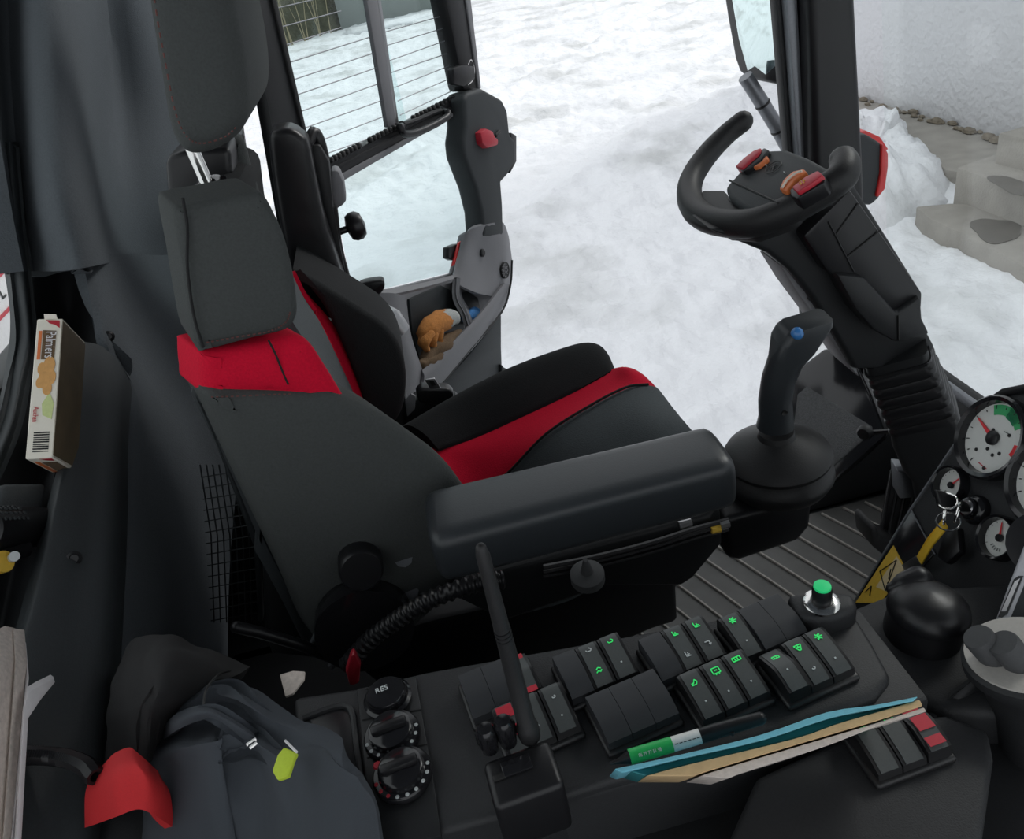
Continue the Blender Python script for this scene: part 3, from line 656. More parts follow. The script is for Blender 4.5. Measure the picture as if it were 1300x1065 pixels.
# lower inner panel with storage pockets
def dpatch(n, rows, m, par=door, th=.01, sub=4): return patch(n, [[D(x, y, o) for x, y, o in r] for r in rows], M[m], par, sub=sub, thick=th)
lpn = dslab('lower_panel', [(470, 370), (500, 366), (575, 347), (588, 298), (612, 284), (640, 282), (648, 310), (651, 335), (648, 362), (636, 398), (560, 500), (505, 545), (450, 545), (440, 480)], .015, 'gray', bev=.004, off=-.005)
# raised rim strips around the pockets
dpatch('panel_rim', [
    [(586, 300, .015), (596, 292, .035), (612, 286, .05), (638, 283, .045), (646, 300, .01)],
    [(582, 322, .015), (594, 318, .03), (612, 320, .03), (640, 312, .05), (650, 330, .01)],
    [(576, 348, .015), (590, 345, .03), (612, 350, .035), (638, 345, .05), (650, 352, .01)],
    [(570, 352, .015), (584, 362, .03), (606, 372, .045), (632, 378, .05), (644, 386, .01)]], 'gray', lpn)
dpatch('panel_rim', [
    [(470, 368, .01), (500, 366, .035), (540, 358, .035), (575, 349, .02)],
    [(470, 374, .03), (500, 373, .045), (540, 364, .045), (576, 354, .035)]], 'gray', lpn)
dpatch('panel_rim', [
    [(470, 372, .03), (498, 372, .055), (515, 376, .06)],
    [(470, 420, .03), (505, 420, .06), (522, 425, .06)],
    [(470, 470, .03), (520, 470, .065), (536, 468, .06)],
    [(470, 540, .02), (515, 530, .065), (538, 472, .06)]], 'gray', lpn)
dpatch('pocket_front', [
    [(536, 470, .065), (560, 449, .068), (585, 424, .07), (610, 398, .07), (640, 360, .06)],
    [(538, 484, .072), (562, 462, .075), (590, 432, .075), (616, 404, .075), (647, 362, .06)],
    [(520, 528, .06), (560, 490, .062), (592, 452, .062), (616, 424, .06), (645, 380, .04)]], 'gray', lpn)
dpatch('pocket_divider', [
    [(576, 352, .0), (580, 352, .03), (584, 354, .0)],
    [(574, 372, .0), (580, 378, .04), (588, 378, .0)],
    [(580, 392, .0), (590, 398, .06), (600, 396, .0)],
    [(590, 412, .0), (596, 418, .068), (606, 408, .0)]], 'gray', lpn, th=.012)
for c, r in (((613, 321), .011),):
    lathe('panel_plug', [(.001, .003), (r*.8, .003), (r, .001), (r, -.003)], D(c[0], c[1], .034), DN, M['plastic'], lpn, n=16)
spk = lathe('speaker_grille', [(.001, .001), (.020, .002), (.023, .004), (.024, -.004)], D(641, 343, .055), DN, M['black'], lpn, n=22)
for i in range(4):
    for (dx, dy) in ((1, .4), (.4, -1)):
        dvec = (DD*dx+V((0, 0, 1))*dy).normalized(); q = DN.cross(dvec)
        c = D(641, 343, .059)+q*(i-1.5)*.009; h = math.sqrt(max(.0, .02**2-((i-1.5)*.009)**2))
        tube('grille_bar', [c-dvec*h, c+dvec*h], .0012, M['gray'], spk, n=4)
tube('panel_edge', spline(DL([(650, 330), (648, 362), (637, 396), (600, 440), (560, 488), (512, 540)], .062), 4), .003, M['plastic'], door, n=8)
dslab('skirt', [(637, 398), (637, 440), (638, 470), (640, 560), (500, 600), (505, 545), (560, 490), (600, 446)], .03, 'trim', bev=.006, off=.02)
dslab('sill_shoe', [(640, 466), (648, 470), (650, 540), (638, 545), (637, 462)], .03, 'plastic', bev=.004, off=.03)
for x, y, h in ((578, 321, .0),):
    slab('reflector', DL([(583, 308), (586, 306), (578, 335), (575, 338)], .012), DN*-.006, M['redglow'], lpn, bevel=.001)
    slab('reflector_mount', DL([(570, 314), (582, 309), (576, 331), (570, 328)], .004), DN*-.02, M['satin'], lpn, bevel=.004)
# soft things left in the door pockets
def blob(name, pts, r, m, par=None):
    o = tube(name, pts, r, M[m], par, n=14, k=4, round_ends=True)
    me = o.data
    for v in me.vertices:
        n = noise.fractal(v.co*38+V((len(name), 0, 0)), 1, 2, 3); v.co += v.normal*n*.006
    return o
gl_ = thing('work_glove', 'orange and brown work glove with white cuff stuffed in the door pocket', 'glove', D(552, 425, .03))
blob('glove_palm', DL([(538, 432), (542, 420), (552, 412), (566, 405)], .04), [.016, .024, .028, .026], 'rust', gl_)
blob('glove_cuff', DL([(562, 407), (570, 403), (575, 403)], .045), [.02, .024, .018], 'wool', gl_)
for i, q in enumerate((((545, 424), (540, 436), (541, 444)), ((551, 424), (549, 434), (552, 441)), ((558, 420), (557, 430), (560, 436)))):
    blob('glove_finger', DL(q, .055), [.011, .0105, .008], 'rust', gl_)
rg_ = thing('brown_rag', 'crumpled brown cloth rag lying below the glove in the door pocket', 'rag', D(560, 445, .03))
blob('rag_fold', DL([(540, 458), (550, 446), (566, 436), (582, 424)], .05), [.014, .02, .022, .012], 'brown', rg_)
blob('rag_fold', DL([(536, 462), (552, 456), (566, 446)], .055), [.012, .018, .012], 'brown', rg_)
bl_ = blob('blue_cloth', DL([(591, 404), (597, 400), (604, 396)], .02), [.012, .018, .013], 'bluecloth')
tag(bl_, 'bright blue cloth in the small door pocket', 'cloth')
slab('pocket_shadow', DL([(578, 386), (585, 372), (594, 370), (607, 378), (610, 392), (600, 410), (596, 412)], .004), DN*-.01, M['plastic'], lpn, bevel=.002).name = 'shaded_pocket_floor'  # black slab stands in for the shadow inside the small pocket
slab('shaded_pocket_floor', DL([(524, 425), (520, 380), (560, 362), (572, 368), (588, 400), (590, 420), (545, 460), (535, 462)], .003), DN*-.008, M['trim'], lpn, bevel=.002)
# belt stalk knob beside the seat and the belt buckle
bk_ = thing('belt_stalk', 'black T-shaped knob on a chrome stalk beside the seat back', 'knob', at(486, 405, Y=1.42))
c = at(473, 366, Y=1.42)
puff('knob_head', [c+V((x, 0, z)) for x, z in ((-.022, .012), (-.01, .016), (.012, .015), (.024, .011), (.022, -.004), (.008, -.016), (-.006, -.016), (-.02, -.006))], (0, .022, 0), M['satin'], bk_, r=.006, k=3)
tube('stalk', [c+V((.003, .01, -.015)), c+V((.006, .01, -.045))], .005, M['chrome'], bk_, n=12)
tube('stalk_socket', [c+V((.006, .01, -.04)), c+V((.008, .01, -.06))], .012, M['satin'], bk_, n=12)
tube('reel_drum', [c+V((-.01, .05, -.062)), c+V((.02, 0, -.07)), c+V((.03, 0, -.1))], [.02, .022, .02], M['steel'], bk_, n=14)
sbk = thing('seat_belt_buckle', 'black seat belt buckle with silver tongue between seat and door', 'buckle', at(545, 510, Y=1.36))
slab('buckle_body', S([(528, 500), (536, 493), (570, 494), (577, 500), (575, 512), (560, 516), (532, 512)], 1.36), (0, .03, 0), M['satin'], sbk, bevel=.006, seg=3)
tg = slab('belt_tongue', S([(539, 482), (552, 480), (560, 493), (546, 494)], 1.35), (0, .004, 0), M['steel'], sbk, bevel=.002)
slab('tongue_slot', S([(545, 484), (550, 483), (554, 489), (548, 490)], 1.347), (0, .003, 0), M['black'], tg, bevel=0)
slab('buckle_base', S([(515, 520), (528, 508), (570, 512), (580, 506), (585, 512), (560, 530), (525, 545), (512, 540)], 1.37), (0, .04, 0), M['plastic'], sbk, bevel=.005)
slab('anchor_plate', S([(514, 510), (522, 500), (528, 503), (527, 520), (517, 530)], 1.35), (0, .008, 0), M['gray'], sbk, bevel=.003)
#==PART5==
# ================================================================== steering wheel and column
WN = V((-.5, 0, .87)).normalized(); WP = V((.488, .98, .882))
def Wp(x, y, off=0): return atp(x, y, WP+WN*off, WN)
sw = thing('steering_wheel', 'black open-topped yoke steering wheel with red thumb buttons', 'steering wheel', WP)
rim = [(943, 154), (922, 171), (899, 195), (880, 223), (875, 246), (882, 266), (899, 278), (928, 284), (960, 282), (1000, 267), (1042, 243), (1067, 226), (1073, 212), (1071, 203)]
tube('rim', [Wp(x, y) for x, y in rim], [.0165, .0165, .0175, .0185, .0195, .02, .02, .02, .02, .0195, .0195, .0195, .019, .018], M['rubber'], sw, n=16, k=5, round_ends=True)
hub = slab('hub_pad', [Wp(x, y, .018) for x, y in ((919, 238), (932, 224), (946, 208), (962, 193), (975, 189), (998, 188), (1024, 198), (1054, 214), (1040, 232), (1010, 250), (985, 262), (957, 270), (938, 262), (924, 250))], WN*-.04, M['trim'], sw, bevel=.008, seg=3)
slab('hub_lower', [Wp(x, y, .004) for x, y in ((890, 240), (919, 240), (925, 252), (955, 271), (990, 262), (1010, 262), (990, 275), (950, 290), (915, 288), (885, 268))], WN*-.03, M['rubber'], sw, bevel=.006)
tube('hub_seam', [Wp(x, y, .0185) for x, y in ((926, 229), (950, 240), (972, 250), (988, 258))], .0015, M['black'], hub, n=6)
for nm, m, L, o, th in (('thumb_button', 'redplastic', ((933, 211), (944, 200), (956, 191), (966, 187), (963, 194), (942, 213)), .03, .012),
                        ('button_base', 'satin', ((938, 214), (962, 194), (970, 187), (976, 190), (966, 204), (944, 217)), .026, .02),
                        ('thumb_wheel', 'orange', ((955, 212), (963, 201), (974, 197), (974, 202), (962, 211)), .024, .015),
                        ('thumb_wheel', 'orange', ((989, 239), (994, 228), (1006, 217), (1020, 214), (1024, 218), (1010, 228), (998, 243)), .026, .015),
                        ('button_base', 'satin', ((1002, 241), (1036, 216), (1048, 224), (1046, 232), (1012, 252), (1004, 248)), .026, .02),
                        ('thumb_button', 'redplastic', ((1005, 237), (1022, 224), (1038, 216), (1045, 222), (1030, 233), (1012, 244)), .032, .01)):
    slab(nm, [Wp(x, y, o) for x, y in L], WN*-th, M[m], hub, bevel=.002)
tube('wheel_stripe', spline([Wp(x, y, .028) for x, y in ((993, 238), (1000, 228), (1010, 220), (1018, 217))], 3), .0016, M['carton'], hub, n=6)
uu = (Wp(992, 214, .0195)-Wp(972, 210, .0195)).normalized(); vv = WN.cross(uu)
ec = Wp(982, 212, .0195)
tube('emblem_ring', [ec+(uu*math.cos(t)+vv*math.sin(t)*.95)*.0115 for t in [i*math.tau/28 for i in range(28)]], .0007, M['black'], hub, n=5, closed=True)
text('emblem_letter', 'K', .016, ec-uu*.0048-vv*.0055, uu, vv, M['black'], hub)
for x, y in ((971, 208), (995, 218)): tube('hub_mark', [Wp(x, y, .019), Wp(x+2, y+2, .019)], .0009, M['mark'], hub, n=4)
# gear symbol on the right thumb button
gc = Wp(1018, 231, .0335)
for i in range(6):
    t = i*math.tau/6; tube('button_symbol', [gc+(uu*math.cos(t)+vv*math.sin(t))*.002, gc+(uu*math.cos(t)+vv*math.sin(t))*.0045], .0008, M['sticker'], hub, n=4)

colm = thing('steering_column', 'black steering column with rubber bellows rising from the floor', 'steering column', V((.74, 1.0, FZ)))
CYP = 1.0
def Cc(L, Y): return [at(x, y, Y=Y) for x, y in L]
uh = slab('upper_housing', Cc([(900, 292), (930, 304), (975, 322), (1002, 344), (1028, 375), (1058, 422), (1085, 470), (1140, 470), (1190, 444), (1166, 398), (1172, 372), (1130, 305), (1084, 232), (1060, 244), (1010, 270), (960, 288)], .97), (0, .08, 0), M['plastic'], colm, bevel=.012, seg=3)
sh = slab('side_cover', Cc([(1020, 300), (1055, 265), (1080, 240), (1172, 372), (1171, 393), (1138, 408), (1090, 372), (1050, 345)], .945), (0, .03, 0), M['satin'], colm, bevel=.006)
for L in (((1052, 282), (1084, 345)), ((1060, 300), (1090, 258)), ((1076, 326), (1118, 292))):
    tube('cover_groove', Cc(L, .9435), .0012, M['black'], sh, n=5)
slab('lower_cover', Cc([(1062, 348), (1098, 352), (1140, 398), (1170, 376), (1172, 405), (1182, 425), (1140, 436), (1110, 420), (1088, 395)], .935), (0, .05, 0), M['plastic'], colm, bevel=.006)
tube('cover_groove', Cc([(1140, 400), (1141, 432)], .9335), .0012, M['black'], colm, n=5)
slab('under_plate', Cc([(990, 336), (1012, 342), (1045, 398), (1085, 455), (1092, 480), (1078, 466), (1040, 410), (1012, 372)], .985), (0, .07, 0), M['gray'], colm, bevel=.004)
for x, y in ((1029, 378), (1046, 390)): lathe('plate_screw', [(.005, 0), (.005, .003), (.002, .004)], at(x, y, Y=.983), V((0, -1, .2)), M['satin'], colm, n=10)
# bellows: rectangular folds turned a little about the column axis
b0, b1 = at(1136, 446, Y=CYP), at(1168, 520, Y=CYP); bx_ = (b1-b0).normalized()
s_ = bx_.cross(V((0, 1, 0))).normalized(); t_ = bx_.cross(s_).normalized()
ra = math.radians(28); ua = s_*math.cos(ra)+t_*math.sin(ra); ub = -s_*math.sin(ra)+t_*math.cos(ra)
rings = []
NB = 6
for i in range(NB*4+1):
    t = i/(NB*4); k = (1, .985, .90, .985)[i % 4]
    c = b0+(b1-b0)*t; h = .047*k*(1+.09*t)
    rings.append(rrect(c, ua, ub, h*1.05, h*1.0, .014))
loft('bellows', rings, M['satin'], colm, ang=30)
rings = []
for px, h in (((1134, 436), .046), ((1138, 452), .046)):
    rings.append(rrect(at(*px, Y=CYP), ua, ub, h, h, .012))
loft('bellows_collar', rings, M['plastic'], colm)
b2 = at(1190, 585, Y=CYP); rings = []
for c, h in ((b1, .049), (b1+(b2-b1)*.2, .052), (b1+(b2-b1)*.7, .05), (b2, .044), (b2+V((.02, 0, -.1)), .04), (V((.82, 1.0, .01)), .04)):
    rings.append(rrect(c, ua, ub, h*1.05, h, .012))
loft('column_base', rings, M['plastic'], colm)
# ================================================================== joystick
js = thing('control_joystick', 'black control joystick with blue button standing on a ribbed rubber boot', 'joystick', at(978, 690, Y=.84))
JY = .84
jc = at(987, 590, Y=JY)
jx0, jx1 = at(920, 660, Y=.79).x, at(1032, 660, Y=.79).x; jzt = jc.z-.03; jzb = at(965, 707, Y=.79).z
slab('carrier_box', [V((jx0, .79, jzt)), V((jx1, .79, jzt)), V((jx1-.002, .79, jzb+.03)), V((jx1-.02, .79, jzb+.008)), V((jx0+.02, .79, jzb)), V((jx0+.002, .79, jzb+.01))], (0, .1, 0), M['satin'], js, bevel=.01, seg=3)
slab('mount_plate', [at(x, y, Z=jc.z-.03) for x, y in ((904, 606), (918, 586), (960, 570), (1030, 575), (1034, 600), (985, 625), (935, 642), (905, 638))], (0, 0, -.008), M['plastic'], js, bevel=.003)
lathe('mount_screw', [(.006, 0), (.006, .003), (.004, .004), (.002, .002)], at(933, 613, Z=jc.z-.029), V((0, 0, 1)), M['steel'], js, n=12)
lathe('mount_screw', [(.005, 0), (.005, .003), (.002, .004)], at(1012, 622, Z=jc.z-.029), V((0, 0, 1)), M['steel'], js, n=12)
jx = V((-.03, 0, 1)).normalized()
lathe('rubber_boot', [(.060, -.034), (.070, -.026), (.0765, -.014), (.075, -.004), (.067, .004), (.063, .008), (.072, .014), (.0735, .02), (.070, .026), (.055, .036), (.038, .045), (.026, .051), (.023, .058)], jc+V((0, 0, .0)), jx, M['rubber'], js, n=44)
rings = []
for px, wx, wy in (((984, 541), .025, .023), ((985, 528), .0225, .0225), ((984, 508), .0215, .022), ((988, 482), .021, .022), ((997, 458), .0225, .022), ((1006, 438), .026, .021), ((1014, 424), .031, .021), ((1021, 413), .032, .02), ((1024, 407), .029, .018)):
    c = at(*px, Y=JY); rings.append((c, wx, wy))
rr = []
for i, (c, wx, wy) in enumerate(rings):
    d = (rings[min(i+1, len(rings)-1)][0]-rings[max(i-1, 0)][0]).normalized()
    if i > 5: d = (d+V((-.55, -.2, .75))).normalized()
    a = V((0, 1, 0)).cross(d).normalized(); b = d.cross(a).normalized()
    rr.append(rrect(c, a, b, wx, wy, min(wx, wy)*(.95 if i < 5 else .45), 5))
gp = loft('grip', rr, M['pad'], js, ang=50)
c = at(1011, 424, Y=JY-.012)
lathe('thumb_button', [(.0075, -.004), (.0075, .003), (.005, .006), (.001, .007)], at(1012, 423, Y=JY-.02), V((-.5, -.55, .7)), mat('blue_button', (.05, .2, .5), .2, bump=0), gp, n=18)
lathe('grip_screw', [(.004, -.001), (.004, .001), (.002, .0)], at(996, 524, Y=JY-.0225), V((0, -1, 0)), M['black'], gp, n=10)
# ================================================================== floor mat, kick panel, pedal
fm = thing('floor_mat', 'ribbed grey rubber floor mat in the driver footwell', 'mat', V((.6, 1.0, FZ)))
slab('mat_sheet', [V((-.2, .56, .005)), V((1.0, .56, .005)), V((1.0, 1.27, .005)), V((-.2, 1.27, .005))], (0, 0, -.004), M['mat_rubber'], fm, bevel=.001)
for i in range(20):
    x0 = .06+i*.052
    P = [V((x0-.05+.16*t+.06*math.sin(t*2.4), 1.26-.66*t, .0065)) for t in [j/9 for j in range(10)]]
    tube('mat_rib', P, .0034, M['rib'], fm, n=6)
kp = thing('footwell_panel', 'glossy black footwell frame with carpeted inset beside the door opening', 'panel', V((.85, 1.35, FZ)))
ka, kb_, kc_ = at(1036, 632, Y=1.285), at(1118, 552, Y=1.30), at(1016, 488, Y=1.53)
kn_ = (kb_-ka).cross(kc_-ka).normalized()
if kn_.dot(CAM-ka) < 0: kn_ = -kn_
K = lambda x, y, o=0: atp(x, y, ka+kn_*o, kn_)
slab('frame_plate', [K(*q) for q in ((1036, 632), (1124, 552), (1105, 500), (1078, 442), (1046, 442), (1010, 470), (990, 520), (1000, 620))], kn_*-.02, M['gloss'], kp, bevel=.006)
slab('carpet_inset', [K(*q, .003) for q in ((1012, 500), (1024, 490), (1107, 541), (1107, 548), (1042, 606), (1020, 612), (1000, 600))], kn_*-.01, M['carpet'], kp, bevel=.003)
slab('kick_board', [at(1020, 652, Z=.0), at(1036, 632, Y=1.285), at(1124, 552, Y=1.30), at(1150, 560, Y=1.30), V((1.0, 1.29, 0))], (0, .03, 0), M['plastic'], kp, bevel=.004)
slab('kick_strip', [at(1020, 654, Y=1.275), at(1115, 636, Y=1.275), at(1115, 644, Y=1.275), at(1020, 662, Y=1.275)], (0, .01, 0), M['satin'], kp, bevel=.003)
lk = thing('small_lever', 'small black ball-ended lever beside the steering column', 'lever', at(1125, 548, Y=1.12))
lathe('ball_knob', [(.004, -.012), (.011, -.009), (.0145, -.003), (.0145, .003), (.011, .009), (.004, .0115)], at(1098, 549, Y=1.12), V((-.8, -.6, .1)), M['rubber'], lk, n=18)
tube('lever_rod', [at(1106, 549, Y=1.12), at(1136, 547, Y=1.08)], .005, M['satin'], lk, n=8)
pd = thing('foot_pedal', 'black ribbed foot pedal on the floor under the steering column', 'pedal', at(1135, 690, Z=FZ))
p_ = [at(1112, 686, Y=1.04), at(1128, 596, Y=1.1), at(1180, 612, Y=1.06), at(1160, 700, Y=1.0)]
slab('pedal_plate', p_, (.03, .02, -.005), M['satin'], pd, bevel=.005)
for i in range(5):
    t = (i+.5)/5
    a = p_[0]*(1-t)+p_[3]*t; b = p_[1]*(1-t)+p_[2]*t; tube('pedal_rib', [a+V((-.003, -.003, .002)), b+V((-.003, -.003, .002))], .0032, M['rubber'], pd, n=6)
slab('pedal_heel', [at(x, y, Y=1.0) for x, y in ((1106, 672), (1114, 668), (1118, 684), (1160, 696), (1158, 712), (1122, 706), (1108, 694))], (0, .06, 0), M['rubber'], pd, bevel=.006)
slab('pedal_hood', [at(x, y, Y=1.02) for x, y in ((1140, 598), (1160, 600), (1190, 618), (1170, 632), (1142, 634))], (.01, .04, 0), M['gunmetal'], pd, bevel=.004)
# ================================================================== outside mirror and side lamp
mr = thing('wing_mirror', 'black framed wing mirror outside the front pillar', 'mirror', at(960, 60, Y=2.02))
mp = at(960, 50, Y=2.02); mn = V((-.97, -.22, -.06)).normalized()
Mm = lambda x, y, o=0: atp(x, y, mp+mn*o, mn)
slab('housing', [Mm(*q) for q in ((900, -90), (916, -20), (922, 20), (932, 75), (938, 92), (948, 101), (1010, 114), (1030, 114), (1020, -20), (1010, -90))], mn*-.05, M['satin'], mr, bevel=.012, seg=3)
slab('mirror_glass', [Mm(*q, .002) for q in ((914, -80), (930, 4), (938, 50), (949, 90), (958, 84), (972, 95), (985, 83), (1006, 76), (1000, -20), (994, -80))], mn*-.006, M['mirror'], mr, bevel=.001)
ab = spline([at(x, y, Y=2.0) for x, y in ((946, 97), (962, 122), (978, 148), (992, 172), (1010, 205), (1040, 250))], 3)
arm_ = tube('mirror_arm', ab, .019, M['gunmetal'], mr, n=14)
for i in (4, 8): tube('arm_clamp', [ab[i], ab[i]+(ab[i+1]-ab[i])*.25], .0205, M['black'], arm_, n=14)
sl = thing('side_lamp', 'black boxed outside lamp with a red rim beside the front pillar', 'lamp', at(1095, 250, Y=1.8))
LY = 1.78
Lp = lambda L, Y=LY: [at(x, y, Y=Y) for x, y in L]
slab('lamp_body', Lp([(1040, 170), (1066, 172), (1100, 170), (1122, 184), (1119, 250), (1106, 262), (1040, 245)]), (0, .13, 0), M['trim'], sl, bevel=.01, seg=3)
slab('lamp_rim', Lp([(1119, 185), (1122, 182), (1128, 195), (1128, 212), (1124, 240), (1116, 250), (1112, 250), (1118, 220)], LY-.006), (0, .15, 0), M['redglow'], sl, bevel=.004)
slab('lamp_rim', Lp([(1078, 167), (1100, 166), (1118, 174), (1129, 190), (1122, 192), (1110, 180), (1092, 172)], LY+.05), (0, .09, 0), M['redglow'], sl, bevel=.004)
#==PART6==
# ================================================================== lower cab walls behind the seat
b_ = box('wall_rear_lower', (-.66, .55, .38), .06, 2.1, .84, M['plastic'], bevel=.01); struct(b_)
b_ = box('wall_left', (-.37, 1.53, .3), .54, .06, .65, M['plastic'], bevel=.01); struct(b_)
b_ = box('trim_8', (.2, 1.42, -.06), 1.75, .3, .12, M['plastic'], bevel=.01); struct(b_)
# ================================================================== centre console
cons = thing('centre_console', 'matte black centre console carrying rows of rocker switches', 'console', V((.1, .4, FZ)))
PZ = .68
plat = [(372, 884), (452, 872), (540, 851), (780, 808), (1000, 768), (1060, 764), (1083, 775), (1108, 815), (1132, 858), (1112, 884), (1000, 925), (880, 962), (780, 990), (640, 1035), (470, 1080), (380, 1090)]
slab('switch_deck', pxs(plat, Z=PZ), (0, 0, -.1), M['console'], cons, bevel=.006, seg=3)
slab('console_body', [at(372, 890, Z=.672)+V((.004, -.004, 0)), at(1000, 774, Z=.672)+V((0, -.004, 0)), V((.31, .46, .672)), V((.31, .36, .672)), V((-.16, .36, .672))], (0, 0, -.67), M['console'], cons, bevel=.004)
slab('side_deck', pxs([(1060, 800), (1086, 768), (1128, 751), (1190, 742), (1300, 736), (1420, 745), (1420, 905), (1200, 905), (1130, 872), (1095, 835)], Z=.64), (0, 0, -.05), M['console'], cons, bevel=.01, seg=3)
slab('front_deck', [V((-.62, .56, .60)), V((-.16, .52, .60)), V((-.1, .37, .60)), V((.6, .37, .60)), V((.6, -.1, .60)), V((-.62, -.1, .60))], (0, 0, -.598), M['console'], cons, bevel=.01)
slab('button_ledge', pxs([(998, 752), (1060, 748), (1085, 752), (1090, 772), (1060, 782), (1030, 786), (1008, 780)], Z=.70), (0, 0, -.03), M['console'], cons, bevel=.008, seg=3)
slab('low_deck', pxs([(960, 985), (1100, 920), (1200, 905), (1255, 925), (1262, 960), (1240, 1120), (900, 1120)], Z=.655), (0, 0, -.06), M['console'], cons, bevel=.006, seg=3)
slab('deck_ridge', [at(1170, 905, Z=.63), at(1200, 880, Z=.64), at(1250, 842, Z=.66), at(1262, 850, Z=.66), at(1215, 890, Z=.64), at(1180, 915, Z=.63)], (0, 0, -.04), M['console'], cons, bevel=.006)
tr = slab('tray_recess', pxs([(392, 912), (430, 898), (444, 905), (452, 960), (456, 1000), (430, 1010), (420, 960)], Z=PZ+.001), (0, 0, -.004), M['satin'], cons, bevel=.001)
tube('tray_rim', spline(pxs([(385, 912), (428, 897), (446, 902), (452, 940), (460, 1000)], Z=PZ+.001), 5), .003, M['console'], cons, n=8)
# ---------------- rocker switch banks
BW, BL_ = .064, .044
def bank_meshes():
    out = {}
    out['frame'] = box('frame', (0, 0, .003), BW+.004, BL_+.006, .007, M['rockerside'], bevel=.003, seg=3, local=True).data
    def prof(kind):
        L = BL_/2
        if kind == 'blank': pts = [(-L, 0), (-L, .014), (-L+.003, .0165), (L-.018, .0165), (L-.006, .0125), (L-.001, .0095), (L, 0)]
        elif kind == 'up': pts = [(-L, 0), (-L, .010), (-L+.002, .0115), (-L+.02, .0175), (L-.014, .0165), (L-.002, .0125), (L, .0)]
        else: pts = [(-L, 0), (-L, .0135), (-L+.003, .0165), (-L+.012, .0165), (L-.012, .0125), (L-.002, .0085), (L, 0)]
        return pts
    # +y is the near end here (towards the camera); rocker top slopes towards the near end
    for kind in ('blank', 'down', 'up'):
        pts = prof(kind)
        sm = spline([V((0, y, z)) for y, z in pts[1:-1]], 4)
        ring = [V((0, pts[0][0], 0))]+sm+[V((0, pts[-1][0], 0))]
        w = .0098 if kind != 'blank' else .0102
        rings = [[p+V((x, 0, 0)) for p in ring] for x in (-w, w)]
        out[kind] = loft('rocker', rings, M['blank'] if kind == 'blank' else M['rockerside'], ang=30, local=True).data
        if kind != 'blank':
            top = [p+V((0, 0, .0006)) for p in sm]
            rings = [[V((x, p.y, p.z-dz)) for x in (-.0072, .0072)] for p in top for dz in (0,)]
            vs = [q for r in rings for q in r]; n = len(top)
            vs += [q-V((0, 0, .002)) for q in vs]
            fs = []
            for i in range(n-1):
                a = 2*i; fs += [(a, a+1, a+3, a+2), (a+2*n, a+2+2*n, a+3+2*n, a+1+2*n), (a, a+2, a+2+2*n, a+2*n), (a+1, a+1+2*n, a+3+2*n, a+3)]
            fs += [(0, 2*n, 2*n+1, 1), (2*n-2, 2*n-1, 4*n-1, 4*n-2)]
            out[kind+'_face'] = mesh('rocker_face', vs, fs, M['rocker'], ang=30, local=True).data
    return out
BM_ = bank_meshes()
def surf(kind, y):                                              # height of a rocker's top at y
    L = BL_/2
    tab = {'down': [(-L, .0135), (-L+.003, .0165), (-L+.012, .0165), (L-.012, .0125), (L-.002, .0085)], 'up': [(-L, .010), (-L+.02, .0175), (L-.014, .0165), (L-.002, .0125)], 'blank': [(-L, .014), (-L+.003, .0165), (L-.018, .0165), (L-.001, .0095)]}[kind]
    for (a, za), (b, zb) in zip(tab, tab[1:]):
        if a <= y <= b: return za+(zb-za)*(y-a)/(b-a)
    return tab[-1][1]
def strokes(name, segs, y0, kind, m, par, r=.00035, sc_=.0045):
    """a small symbol made of strokes lying on the rocker face"""
    vs, fs = [], []
    for (x0, a0, x1, a1) in segs:
        p = V((x0*sc_, y0-a0*sc_, 0)); q = V((x1*sc_, y0-a1*sc_, 0))
        p.z = surf(kind, p.y)+.0012; q.z = surf(kind, q.y)+.0012
        d = (q-p).normalized(); n = V((-d.y, d.x, 0))*r; up_ = V((0, 0, .0004)); b = len(vs)
        vs += [p-n, q-n, q+n, p+n, p-n+up_, q-n+up_, q+n+up_, p+n+up_]
        fs += [(b, b+1, b+2, b+3), (b+4, b+7, b+6, b+5), (b, b+4, b+5, b+1), (b+1, b+5, b+6, b+2), (b+2, b+6, b+7, b+3), (b+3, b+7, b+4, b)]
    o = mesh(name, vs, fs, M[m], smooth=False, local=True); COL.objects.link(o); o.parent = par; return o
SYM = {
    'asterisk': [(-1, 0, 1, 0), (-.5, .87, .5, -.87), (.5, .87, -.5, -.87), (-.6, .5, .6, .5), (-.6, -.5, .6, -.5)],
    'battery': [(-1, .5, 1, .5), (-1, -.5, 1, -.5), (-1, -.5, -1, .5), (1, -.5, 1, .5), (-.4, -.5, -.4, .5), (.3, -.5, .3, .5)],
    'box': [(-.9, .7, .9, .7), (-.9, -.7, .9, -.7), (-.9, -.7, -.9, .7), (.9, -.7, .9, .7), (-.4, .7, -.4, 1.1), (.4, .7, .4, 1.1), (-.3, 0, .3, 0)],
    'lamp': [(-.9, .6, .2, .6), (.2, .6, .6, 0), (.6, 0, .2, -.6), (-.9, .6, -.2, 0), (-.2, 0, .2, -.6), (-.9, .2, -.4, .1)],
    'bell': [(-.8, -.6, .8, -.6), (-.8, -.6, -.2, .6), (.8, -.6, .2, .6), (-.2, .6, .2, .6), (0, -.6, 0, .2), (-.4, -.1, .4, -.1)],
    'wave': [(-.8, .6, -.2, .2), (-.2, .2, .3, .6), (.3, .6, .8, .1), (-.6, -.2, 0, -.7), (0, -.7, .7, -.3)],
    'flag': [(-.6, .8, .7, .8), (-.6, .4, .5, .4), (-.6, .8, -.6, -.7), (.1, .4, .1, -.2)],
    'arrow': [(-.7, -.5, .4, -.5), (.4, -.5, .4, .4), (.1, .1, .4, .5), (.7, .1, .4, .5)],
    'hook': [(-.5, .6, .4, .6), (.4, .6, .7, .1), (.7, .1, .2, -.4), (-.5, .6, -.7, .1)]}
